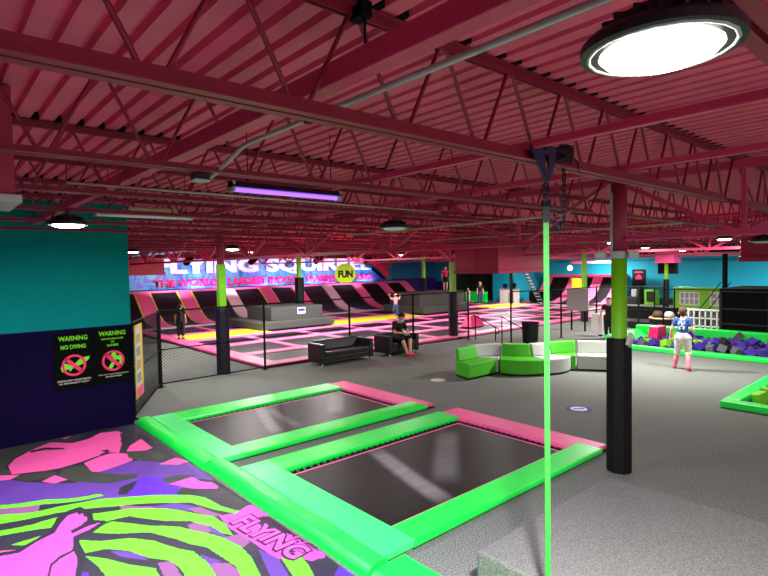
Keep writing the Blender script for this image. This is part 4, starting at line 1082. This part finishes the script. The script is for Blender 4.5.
def cube(c, loc, where, key):
    o, lab, first = CUBES[c]
    if not first: o = o.copy(); COL.objects.link(o)
    CUBES[c][2] = False
    o.location = loc; o.rotation_euler = (random.uniform(-.7,.7), random.uniform(-.7,.7), random.uniform(0,1.57))
    s = random.uniform(0.9,1.15); o.scale = (s, s, s)
    tag(o, '%s foam cube among the others in the %s' % (lab, where), 'foam cube', '%s foam cubes in the %s' % (lab, key))
ny = 17
for j in range(ny):
    for i in range(7):
        x = 17.66 + i*0.315 + random.uniform(-.03,.03); y = 7.75 - j*0.325 + random.uniform(-.04,.04)
        z = 0.16 + random.uniform(-0.04,0.05)
        if y > 7.2: z -= 0.03
        c = random.choices(['foam_purple','foam_grey','foam_black','foam_lime'], [0.5,0.2,0.14,0.16])[0]
        cube(c, (x, y, z), 'long foam pit behind the boy', 'long pit')
for k in range(16):
    x = random.uniform(18.0,19.5); y = random.uniform(3.0,7.0)
    cube(random.choices(['foam_purple','foam_grey','foam_black','foam_lime'], [0.55,0.15,0.1,0.2])[0], (x, y, 0.34+random.uniform(0,.05)), 'long foam pit behind the boy', 'long pit')
for (x, y, c) in ((11.95,2.86,'foam_lime'),(12.28,2.80,'foam_lime'),(12.25,2.48,'foam_purple'),(12.05,2.2,'foam_purple'),(12.9,2.65,'foam_purple'),(13.2,2.4,'foam_purple'),(12.8,2.1,'foam_lime'),(12.3,1.8,'foam_grey'),(13.6,2.65,'foam_purple'),(13.5,2.1,'foam_black'),(14.0,2.4,'foam_lime'),(14.4,2.65,'foam_purple'),(12.7,1.6,'foam_purple'),(13.1,1.7,'foam_grey')):
    cube(c, (x, y, 0.18), 'pit at the right edge', 'right edge pit')
b = MB(); b.extr([(18.35,0.1),(19.2,0.1),(19.2,0.62),(18.5,0.62)], lambda p, y: (p[0], y, p[1]), 7.32, 7.62)
tag(b.build('foam_block', 'hot_pink', bevel=0.02), 'tall dark pink foam block standing at the left end of the long foam pit', 'foam block')

# ------------------------------------------------------------------ black netted cage, shelves, drum and far side
def cage():
    t = thing('net_cage', 'tall black netted cage behind the long foam pit at the right edge', 'cage', (21.6, 4.0, 0))
    x0, x1, y0, y1, h = 21.0, 23.6, 1.2, 6.22, 1.78
    for x in (x0, x1):
        for y in (y0, (y0+y1)/2-0.3, (y0+y1)/2+1.1, y1):
            b = MB(); b.box(x-0.04, x+0.04, y-0.04, y+0.04, 0, h); b.build('post', 'cage_rail', t)
    for z in (0.05, 0.62, 1.14, h-0.04):
        for x in (x0, x1):
            b = MB(); b.box(x-0.045, x-0.005 if x == x0 else x+0.03, y0, y1, z-0.03, z+0.03); b.build('rail', 'cage_rail', t)
        b = MB(); b.box(x0, x1, y1-0.03, y1+0.03, z-0.03, z+0.03); b.build('rail', 'cage_rail', t)
    b = MB(); b.box(x0+0.02, x0+0.035, y0, y1, 0.0, h-0.02); b.box(x1-0.02, x1-0.005, y0, y1, 0.0, h-0.02); b.box(x0+0.03, x1-0.03, y1-0.03, y1-0.015, 0, h-0.02); b.build('netting', 'drape_black', t)
    b = MB(); b.box(x0-0.04, x1+0.04, y0, y1+0.04, h, h+0.06); b.build('top_board', 'drape_black', t)
cage()
t = thing('cubby_shelf', 'white cubby shelf with square holes behind the walking boy', 'shelf', (21.9, 7.2, 0))
b = MB(); yA, yB = 6.45, 7.80; nx = 7
for i in range(nx+1):
    y = yA + (yB-yA)*i/nx; b.box(22.0, 22.35, y-0.02, y+0.02, 0.05, 0.98)
for k in range(4):
    z = 0.06 + k*0.30; b.box(22.0, 22.35, yA, yB, z-0.02, z+0.02)
b.build('frame', 'white_paint', t)
b = MB(); b.box(22.35, 22.38, yA, yB, 0.04, 0.98); b.build('back_panel', 'panel_grey', t)
b = MB()
for (i, k) in ((1,0),(2,1),(4,2),(5,0),(6,1)):
    y = yA + (yB-yA)*(i+0.5)/nx; b.box(22.05, 22.3, y-0.07, y+0.07, 0.085+k*0.3, 0.085+k*0.3+0.13)
s = b.build('stored_shoes', 'foam_black', t); s['kind'] = 'stuff'
t = thing('lime_partition', 'lime green partition with white framed openings behind the white shelf', 'partition', (27.05, 8.8, 0))
b = MB(); b.box(27.0, 27.15, 5.6, 10.0, 0.62, 0.80); b.box(27.0,27.15,5.6,10.0,1.34,1.60)
for y0, y1 in ((9.69,10.0),(8.40,8.88),(7.0,7.3),(5.6,5.8)): b.box(27.0,27.15,y0,y1,0.80,1.34)
b.build('panel', 'lime_paint', t)
b = MB(); b.box(27.02,27.06,5.8,9.8,0.80,1.34); b.build('grey_panes', 'panel_grey', t)
for y0, y1 in ((8.88,9.69),(7.3,8.40)):
    b = MB()
    for i in range(5):
        y = y0+(y1-y0)*i/4; b.box(26.97,27.0,y-0.03,y+0.03,0.78,1.36)
    for z in (0.79,1.07,1.35): b.box(26.965,26.998,y0,y1,z-0.03,z+0.03)
    b.build('white_lattice', 'white_paint', t)
b = MB(); b.box(26.9,27.25,5.0,13.2,0.38,0.60); b.box(26.95,27.2,5.2,13.0,0.0,0.38); tag(b.build('low_wall', 'black_vinyl', bevel=0.01), 'low black wall running under the lime partition', 'low wall')
# stair rails up to a black mast
t = thing('stair_rail', 'pair of thin black sloping rails rising to the black mast', 'rail', (25,8.3,0.6))
for dy in (0.0, -0.35):
    b = MB(); b.tube([(25.0,8.3+dy,0.62),(25.0,7.4+dy,1.92)], 0.02, 5); b.build('rail', 'black_metal', t)
    b = MB(); b.tube([(25.0,8.3+dy,0.0),(25.0,8.3+dy,0.64)], 0.02, 5); b.build('post', 'black_metal', t)
b = MB(); b.tube([(25.4,7.38,0),(25.4,7.38,3.1)], 0.1, 10); tag(b.build('mast', 'black_metal'), 'black mast standing before the cyan wall left of the netted cage', 'mast')
# round drum
t = thing('round_drum', 'low black round drum with pale rim beyond the foam pit', 'drum', (22.6, 8.75, 0))
b = MB(); b.lathe([(0.50,0.0),(0.53,0.5),(0.51,0.52),(0.45,0.50),(0.05,0.47)], (22.6,8.75,0), 28); b.build('body', 'black_vinyl', t)
b = MB(); ringp = [(22.6+0.49*math.cos(a*PI/16), 8.75+0.49*math.sin(a*PI/16), 0.53) for a in range(33)]; b.tube(ringp, 0.045, 6); b.build('rim', 'wood_tan', t, smooth=True)
for i, (x, y, m, lab) in enumerate(((22.62,8.97,'hair_brown','brown bag lying in the round drum'),(22.6,8.52,'panel_grey','grey bag lying in the round drum'))):
    b = MB(); b.lathe([(0.05,0.0),(0.19,0.03),(0.21,0.16),(0.13,0.29),(0.03,0.31)], (x,y,0.5), 10); tag(b.build('bag', m, smooth=True), lab, 'bag')
b = MB(); b.lathe([(0.55,0.0),(0.6,0.05),(0.6,0.28),(0.5,0.3)], (23.2,9.85,0), 24); tag(b.build('round_pad', 'black_vinyl'), 'low dark round pad left of the drum, behind the near column', 'pad')
# wall poster, arcade cabinets, screens
t = thing('wall_poster', 'black poster with a red picture on the cyan wall', 'poster', (36.98, 15.9, 1.2))
b = MB(); b.box(36.96, 36.995, 15.45, 16.35, 1.22, 2.32); b.build('sheet', 'foam_black', t)
b = MB(); flat2 = [(15.65,1.62),(16.1,1.62),(16.15,1.8),(15.9,1.98),(15.7,1.85)]
b.add([(36.955,y,z) for y, z in flat2]+[(36.96,y,z) for y, z in flat2], [tuple(range(5)), tuple(range(9,4,-1))]); b.box(36.955,36.96,15.6,16.2,2.08,2.18); b.build('picture', 'sign_pink', t)
t = thing('arcade_cabinet', 'lime framed arcade cabinet standing against the cyan wall', 'arcade cabinet', (36.2, 15.2, 0))
b = MB(); b.box(35.8,36.6,14.40,15.05,0.0,1.0); cb = b.build('cabinet', 'lime_paint', t, bevel=0.03)
b = MB(); b.box(35.77,35.80,14.47,14.90,0.22,0.88); b.build('screen', 'foam_black', cb)
t = thing('arcade_cabinet', 'dark arcade racing seat left of the lime framed cabinet', 'arcade cabinet', (36.2, 16.5, 0))
b = MB(); b.box(35.7,36.6,15.45,16.25,0.0,0.5); b.box(36.3,36.7,15.5,16.05,0.5,1.25); b.build('cabinet', 'foam_black', t, bevel=0.05)
b = MB(); b.box(36.0,36.25,15.65,16.0,0.5,1.0); b.build('seat', 'panel_grey', t, bevel=0.04)
t = thing('ceiling_screen', 'black box screen hanging behind the far column under the pink box', 'screen', (33.1,12.6,2.1))
b = MB(); b.box(33.0,33.25,12.05,13.1,2.1,2.85); b.build('casing', 'black_vinyl', t, bevel=0.02)
b = MB(); b.box(32.985,33.0,12.1,13.05,2.16,2.79); b.build('display', 'wrap_vinyl', t)
for y in (12.2,12.95):
    b = MB(); b.tube([(33.1,y,2.85),(33.1,y,3.98)], 0.02, 5); b.build('hanger', 'black_metal', t)
b = MB(); b.tube([(36.97,22.0,2.98),(36.97,0.0,2.82)], 0.03, 6); tag(b.build('wall_cable', 'blue_far'), 'dark cable running along the top of the cyan wall', 'cable')
b = MB(); b.box(36.93,36.99,-4,16.9,3.3,3.9); tag(b.build('wall_band', 'drape_black'), 'dark band along the top of the cyan wall on the right', 'band')
# sloped beds on the cyan wall
PX = [(33.3,0.06),(34.4,0.10),(35.2,0.35),(35.8,0.8),(36.3,1.35),(36.6,1.8)]
fnx = lambda p, y: (p[0], y, p[1])
SY = [(22.55,'court_pink'),(20.45,'court_pink'),(18.6,'court_pink'),(17.0,'court_pink')]
for i, (y, m) in enumerate(SY):
    b = MB(); curved(b, y-0.35, y+0.35, 0.05, 0.09, PX, fnx)
    tag(b.build('curved_pad', m), 'pink curved pad strip rising up the cyan wall, %s from the left' % ORD[i], 'pad', 'curved pads on the cyan wall')
    if i < 3:
        b = MB(); curved(b, SY[i+1][0]+0.36, y-0.36, 0.0, 0.04, PX, fnx)
        tag(b.build('sloped_trampoline', 'bed_black'), 'black sloped bed on the cyan wall, %s from the left' % ORD[i], 'trampoline', 'sloped beds on the cyan wall')
b = MB(); b.box(36.55,36.98,16.6,22.95,1.78,2.0); tag(b.build('ledge_pad', 'court_pink', bevel=0.03), 'pink pad along the top of the slopes on the cyan wall', 'pad')
b = MB(); b.box(34.95,35.0,18.75,19.75,0.95,1.75); tag(b.build('lime_panel', 'yellow_pad'), 'bright yellow green panel in front of the slopes on the cyan wall', 'panel')
b = MB(); b.box(34.9,35.1,16.83,19.74,2.78,2.95); tag(b.build('hanging_beam', 'pink_pad', bevel=0.02), 'pink beam hanging high before the cyan wall above the slopes', 'beam')
t = thing('globe_lamp', 'white globe lamp on a thin cord before the cyan wall', 'globe lamp', (30,17.05,2.5))
b = MB(); b.lathe([(0.02,-0.16),(0.11,-0.12),(0.16,0.0),(0.11,0.12),(0.02,0.16)], (30,17.05,2.53), 16); b.build('globe', 'glass_white', t, smooth=True)
b = MB(); b.tube([(30,17.05,2.68),(30,17.05,3.95)], 0.01, 5); b.build('cord', 'white_paint', t)
# leaning ladder frame
t = thing('leaning_ladder', 'grey leaning ladder frame rising under the big red duct', 'ladder', (32.3,20.5,0))
A = Vector((32.3,20.5,0.0)); B = Vector((30.5,20.66,2.55)); sd = Vector((0.3,0.9,0)).normalized()*0.26
for s in (-1, 1):
    b = MB(); b.beam(A+sd*s, B+sd*s, 0.07, 0.07); b.build('side_rail', 'dark_far', t)
for i in range(11):
    p = A+(B-A)*((i+0.6)/11.5); b = MB(); b.tube([p-sd, p+sd], 0.03, 6); b.build('rung', 'panel_grey', t)
# desk and far pit wall
t = thing('check_in_desk', 'white counter with dark things on top at the far end of the court', 'counter', (33.4,24.6,0))
t.location = (31.9,23.0,0)
b = MB(); b.box(31.7,32.3,22.3,23.6,0.0,1.0); b.build('body', 'white_paint', t, bevel=0.02)
b = MB(); b.box(31.65,32.35,22.25,23.65,1.0,1.06); b.build('counter_top', 'panel_grey', t)
b = MB(); b.box(31.69,31.70,22.4,22.85,0.1,0.8); b.build('front_panel', 'panel_grey', t)
for i, (y, h) in enumerate(((22.55,0.42),(23.3,0.36))):
    b = MB(); b.box(31.95,32.0,y-0.18,y+0.18,1.16,1.06+h); b.box(31.93,32.08,y-0.03,y+0.03,1.06,1.2)
    tag(b.build('monitor', 'black_vinyl'), 'black monitor on the white counter, %s one' % ('right','left')[i], 'monitor')
b = MB(); b.box(31.45,31.75,24.7,27.5,0.0,0.82); tag(b.build('green_wall_pad', 'neon_pad', bevel=0.03), 'low green pad wall behind two far children', 'pad')
b = MB(); b.tube([(31.0,22.1,0),(31.0,22.1,2.4)], 0.1, 8); tag(b.build('black_post', 'black_metal'), 'black post standing right of the far white counter', 'post')
b = MB(); b.box(33.6,34.3,20.9,22.4,0.0,0.8); tag(b.build('dark_bench', 'drape_black', bevel=0.03), 'dark bench against the cyan wall left of the ladder', 'bench')
b = MB(); b.add([(18.0,14.9,0.09),(18.95,14.9,0.09),(18.95,15.5,0.09),(18.0,15.5,0.09),(18.2,15.1,0.58),(18.7,15.1,0.58),(18.7,15.4,0.58),(18.2,15.4,0.58)],
     [(3,2,1,0),(4,5,6,7),(0,1,5,4),(1,2,6,5),(2,3,7,6),(3,0,4,7)])
tag(b.build('pink_wedge', 'hot_pink', bevel=0.02), 'bright pink wedge block on the court by the entrance handrail', 'wedge')
# white stand held beside the near column
t = thing('white_board', 'white standing board behind the near column', 'board', (20.9,10.6,0))
b = MB(); b.box(20.2,20.26,9.75,10.2,0.05,0.86); b.build('panel', 'sign_white', t, bevel=0.01)
b = MB(); b.box(20.1,20.36,9.8,9.86,0.0,0.06); b.build('foot', 'black_metal', t)
t.location = (20.2, 10.0, 0)
for c in t.children: c.location = (0.0,0.6,0.0)

# ------------------------------------------------------------------ people
def caps(bm_v, bm_f, a, b, r1, r2, n=12, m=5):
    a = Vector(a); b = Vector(b); d = b-a
    if d.length < 1e-5: d = Vector((0,0,1e-4)); b = a+d
    d.normalize(); up = Vector((0,0,1)) if abs(d.z) < 0.9 else Vector((1,0,0))
    u = d.cross(up).normalized(); w = d.cross(u); rings = []
    for i in range(m+1):
        t = -PI/2 + PI/2*i/m; rings.append((a + d*(math.sin(t)*r1), math.cos(t)*r1))
    for i in range(m+1):
        t = PI/2*i/m; rings.append((b + d*(math.sin(t)*r2), math.cos(t)*r2))
    o = len(bm_v)
    for c, r in rings:
        r = max(r, 1e-4)
        for j in range(n):
            q = 2*PI*j/n; bm_v.append(tuple(c + u*(math.cos(q)*r) + w*(math.sin(q)*r)))
    k = len(rings)
    for i in range(k-1):
        for j in range(n): bm_f.append((o+i*n+j, o+i*n+(j+1) % n, o+(i+1)*n+(j+1) % n, o+(i+1)*n+j))
    bm_f.append(tuple(o+j for j in reversed(range(n)))); bm_f.append(tuple(o+(k-1)*n+j for j in range(n)))
def blob(name, segs, m, parent, vox, T):
    v = []; f = []
    for s in segs: caps(v, f, T(s[0]), T(s[1]), s[2]*T.s, s[3]*T.s)
    me = bpy.data.meshes.new(name); me.from_pydata(v, [], f); me.update()
    bm = bmesh.new(); bm.from_mesh(me); bmesh.ops.recalc_face_normals(bm, faces=bm.faces); bm.to_mesh(me); bm.free()
    o = bpy.data.objects.new(name, me); COL.objects.link(o)
    r = o.modifiers.new('r', 'REMESH'); r.mode = 'VOXEL'; r.voxel_size = vox; r.use_smooth_shade = True
    s = o.modifiers.new('s', 'SMOOTH'); s.iterations = 2; s.factor = 0.5
    dg = bpy.context.evaluated_depsgraph_get(); dg.update()
    me2 = bpy.data.meshes.new_from_object(o.evaluated_get(dg)); me2.name = name
    o.modifiers.clear(); o.data = me2; bpy.data.meshes.remove(me)
    me2.materials.clear(); me2.materials.append(MATS[m])
    o.parent = parent
    return o
# joints in units of body height, x = the person's right, y = forward, z = up
STAND = dict(hipR=(.052,0,.52), hipL=(-.052,0,.52), kneeR=(.056,.012,.285), kneeL=(-.056,.012,.285), ankR=(.058,-.01,.045), ankL=(-.058,-.01,.045),
    toeR=(.064,.095,.018), toeL=(-.064,.095,.018), pel=(0,0,.545), waist=(0,.004,.62), chest=(0,.0,.735), neck=(0,-.006,.84), head=(0,.008,.93),
    shR=(.105,-.004,.805), shL=(-.105,-.004,.805), elR=(.135,-.015,.645), elL=(-.135,-.015,.645), wrR=(.142,.03,.51), wrL=(-.142,.03,.51), fwdR=(0,.25,-1), fwdL=(0,.25,-1), face=(0,1,0))
def person(label, loc, heading, h, J, top, legs, shoes, hair, skin='skin', sleeve=0.45, leglen=0.5, vox=0.011, longhair=False, mask=False, printed=False, socks=None, shift=0.0):
    j = dict(STAND); j.update(J)
    j = {k: Vector(v) for k, v in j.items()}
    t = thing('person', label, 'person', loc); t.rotation_euler = (0, 0, heading - PI/2)
    class TT:
        s = h
        def __call__(self, p): return Vector((p[0]*h, p[1]*h, p[2]*h + shift))
    T = TT()
    f = j['face'].normalized(); hd = j['head']; rt = f.cross(Vector((0,0,1))).normalized(); up = rt.cross(f)
    S = []
    S += [(hd+up*.012, hd+up*.018-f*.012, .062, .060), (hd-up*.03+f*.018, hd-up*.035+f*.022, .045, .040),
          (hd+f*.062-up*.006, hd+f*.076-up*.020, .008, .011), (hd+f*.062-up*.045-rt*.012, hd+f*.062-up*.045+rt*.012, .007, .007)]
    for sg in (-1, 1): S += [(hd+rt*(.062*sg)-up*.004, hd+rt*(.066*sg)-up*.022-f*.004, .011, .009), (hd+f*.058+rt*(.022*sg)+up*.014, hd+f*.060+rt*(.03*sg)+up*.013, .008, .008)]
    S += [(j['neck']-(0,0,0) if False else j['neck']-Vector((0,0,.03)), hd-up*.04, .034, .032)]
    S += [(j['pel'], j['waist'], .072, .064), (j['waist'], j['chest'], .064, .078), (j['chest'], j['neck']-Vector((0,0,.05)), .076, .05)]
    for s in ('R', 'L'):
        sh, el, wr = j['sh'+s], j['el'+s], j['wr'+s]
        S += [(j['chest']+Vector((0,0,.04)), sh, .055, .040), (sh, el, .034, .026), (el, wr, .026, .017)]
        fw = j['fwd'+s].normalized(); side = fw.cross(Vector((1,0,0)) if abs(fw.x) < .8 else Vector((0,1,0))).normalized(); flatn = fw.cross(side)
        pc = wr + fw*.040; S += [(wr, pc-side*.006, .0165, .018), (wr, pc+side*.008, .0165, .018)]
        for q, ln in enumerate((.036,.042,.040,.032)):
            b0 = pc + side*(.0165-.011*q); m0 = b0+fw*(ln*.55)+flatn*.002; S += [(b0, m0, .0066, .006), (m0, m0+fw*(ln*.4)+flatn*.012, .006, .005)]
        th = wr+fw*.016+side*.020; S += [(th, th+fw*.022+side*.014, .0075, .007), (th+fw*.022+side*.014, th+fw*.042+side*.012+flatn*.006, .007, .0055)]
        hp, kn, an, toe = j['hip'+s], j['knee'+s], j['ank'+s], j['toe'+s]
        S += [(j['pel'], hp, .066, .062), (hp, kn, .058, .037), (kn, kn.lerp(an,.35), .036, .037), (kn.lerp(an,.35), an, .037, .021), (an, toe, .024, .017)]
    body = blob('body', S, skin, t, vox, T)
    C = [(j['pel']+Vector((0,0,-.005)), j['waist'], .082, .076), (j['waist'], j['chest'], .076, .088), (j['chest'], j['neck']-Vector((0,0,.06)), .086, .055)]
    for s in ('R', 'L'):
        sh, el = j['sh'+s], j['el'+s]
        C += [(j['chest']+Vector((0,0,.03)), sh, .062, .043), (sh, sh.lerp(el, sleeve), .043, .040)]
    shirt = blob('shirt', C, top, t, vox, T)
    C = [(j['pel']-Vector((0,0,.03)), j['pel']+Vector((0,0,.02)), .086, .085)]
    for s in ('R', 'L'):
        hp, kn, an = j['hip'+s], j['knee'+s], j['ank'+s]
        C += [(j['pel'], hp, .078, .074)]
        if leglen <= 1: C += [(hp, hp.lerp(kn, leglen), .072, .072-.018*leglen)]
        else: C += [(hp, kn, .070, .052), (kn, kn.lerp(an, leglen-1), .052, .050 if leglen < 1.9 else .036)]
    blob('trousers' if leglen > 1.5 else 'shorts', C, legs, t, vox, T)
    for s in ('R', 'L'):
        an, toe = j['ank'+s], j['toe'+s]
        heel = an + (an-toe).normalized()*.012; heel.z = max(toe.z+.004, an.z-.02)
        blob('shoe', [(heel, toe, .029, .024), (an, heel, .027, .029)], shoes, t, vox, T)
        if socks: blob('sock', [(an+Vector((0,0,.0)), an.lerp(j['knee'+s], .45), .029, .040)], socks, t, vox, T)
    hs = [(hd+up*.030-f*.010, hd+up*.022-f*.022, .064, .062), (hd-f*.030+up*.0, hd-f*.030-up*.02, .056, .046)]
    if longhair: hs += [(hd-f*.035-up*.02, hd-f*.05-up*.10, .05, .035)]
    blob('hair', hs, hair, t, vox, T)
    for sg in (-1, 1):
        blob('eye', [(hd+f*.0645+rt*(.024*sg)+up*.006, hd+f*.0650+rt*(.0245*sg)+up*.006, .006, .006)], 'hair_dark', body, vox*0.4, T)
    if mask: blob('face_mask', [(hd+f*.048-up*.036, hd+f*.052-up*.034, .036, .034)], 'mask_white', t, vox, T)
    if printed:
        v = MB(); c = j['chest']
        for q, (dx, dz, wd, hh) in enumerate(((-.035,.035,.02,.06),(.0,.03,.026,.075),(.04,.035,.018,.055),(-.03,-.05,.03,.05),(.03,-.045,.03,.055),(.0,-.02,.05,.014))):
            v.obox(T((c.x+dx, c.y-.0885, c.z+dz)), (wd*h, .006, hh*h), Matrix.Rotation(0.25*(-1)**q,3,'Y'))
        o = v.build('back_print', 'cloth_print'); o.parent = shirt
    return t
# walking boy
person('boy seen from behind in blue T-shirt and pale shorts walking by the foam pit', (14.80,5.25,0), math.radians(8), 1.60,
    dict(hipR=(.055,.0,.52), kneeR=(.075,.03,.285), ankR=(.105,-.105,.062), toeR=(.115,-.02,.02), hipL=(-.052,0,.52), kneeL=(-.085,.055,.29), ankL=(-.125,.05,.045), toeL=(-.15,.145,.018),
         shR=(.094,-.004,.805), shL=(-.094,-.004,.805), elL=(-.15,-.03,.66), wrL=(-.18,.0,.52), elR=(.14,-.02,.66), wrR=(.13,.10,.60), fwdR=(0,1,.1), head=(0.0,.02,.93)),
    'cloth_blue', 'cloth_white', 'cloth_pinkred', 'hair_brown', leglen=1.12, printed=True, socks='cloth_rose', vox=0.010)
# man in the armchair, leaning on his forearms
person('man in black T-shirt and shorts sitting in the black armchair, looking down', (11.42,12.56,0), math.radians(-88), 1.76,
    dict(pel=(0,-.02,.315), waist=(0,-.01,.39), chest=(0,.05,.50), neck=(0,.085,.60), head=(0,.135,.675), face=(0.1,.8,-.45),
         hipR=(.062,.0,.305), hipL=(-.062,.0,.305), kneeR=(.10,.245,.31), kneeL=(-.10,.245,.31), ankR=(.03,.30,.05), ankL=(-.01,.335,.055), toeR=(.05,.41,.018), toeL=(-.03,.44,.02),
         shR=(.11,.06,.565), shL=(-.11,.06,.565), elR=(.165,.12,.42), elL=(-.165,.12,.42), wrR=(.05,.24,.40), wrL=(-.06,.24,.39), fwdR=(-.5,.8,-.1), fwdL=(.5,.8,-.1)),
    'cloth_black', 'cloth_black', 'cloth_pinkred', 'hair_dark', leglen=0.95, mask=True, sleeve=0.6)
# child in black on the court
person('child in black clothes standing on the left side of the trampoline court', (7.62,21.05,0.085), math.radians(60), 1.40, {}, 'cloth_black', 'cloth_black', 'cloth_black', 'hair_dark', leglen=1.6, vox=0.014)
# jumping child
person('child in a pink top jumping on the court behind the sofa', (17.9,19.7,0.22), math.radians(200), 1.22,
    dict(kneeR=(.08,.06,.30), ankR=(.06,-.10,.16), toeR=(.06,-.06,.08), elR=(.2,.04,.80), elL=(-.2,.04,.80), wrR=(.24,.06,.92), wrL=(-.24,.06,.92), fwdR=(0,.1,1), fwdL=(0,.1,1)),
    'cloth_rose', 'cloth_denim', 'cloth_black', 'hair_fair', leglen=1.5, vox=0.014, longhair=True)
# person on the far grey tiers
person('person in a magenta top and black shorts standing on the far grey tiers', (24.95,22.75,1.22), math.radians(230), 1.55,
    dict(elL=(-.22,.02,.80), wrL=(-.33,.04,.80), fwdL=(-1,0,.1)), 'cloth_magenta', 'cloth_black', 'cloth_black', 'hair_dark', vox=0.014)
person('small child in a white top at the far green pad wall', (29.9,25.05,0), math.radians(230), 1.15, {}, 'cloth_white', 'cloth_white', 'cloth_black', 'hair_fair', leglen=1.4, vox=0.016, longhair=True)
person('fair haired person in a dark top and jeans at the far green pad wall', (29.9,23.95,0), math.radians(240), 1.62, {}, 'cloth_black', 'cloth_denim', 'cloth_black', 'hair_fair', leglen=1.95, vox=0.016)
# person behind the near column
person('person in a black T-shirt half hidden behind the near column', (19.2,9.36,0), math.radians(200), 1.5,
    dict(elR=(.17,.02,.65), wrR=(.20,.06,.52)), 'cloth_black', 'cloth_black', 'cloth_black', 'hair_dark', leglen=1.95, vox=0.014)

# ------------------------------------------------------------------ light and view settings
w = bpy.data.worlds.new('world'); SC.world = w; w.use_nodes = True
bg = w.node_tree.nodes['Background']; bg.inputs[0].default_value = (0.62, 0.55, 0.60, 1); bg.inputs[1].default_value = 0.6
l = bpy.data.lights.new('violet_glow', 'AREA'); l.shape = 'RECTANGLE'; l.size = 1.0; l.size_y = 0.05; l.energy = 22; l.color = (0.22, 0.10, 1.0)
o = bpy.data.objects.new('violet_glow', l); COL.objects.link(o); o.location = (2.36, 3.92, 3.40)
SC.view_settings.view_transform = 'Standard'; SC.view_settings.look = 'None'; SC.view_settings.gamma = 1.0
SC.view_settings.use_curve_mapping = False
SC.view_settings.exposure = 1.28
SC.cycles.use_denoising = True
SC.cycles.max_bounces = 6
SC.cycles.sample_clamp_indirect = 4.0
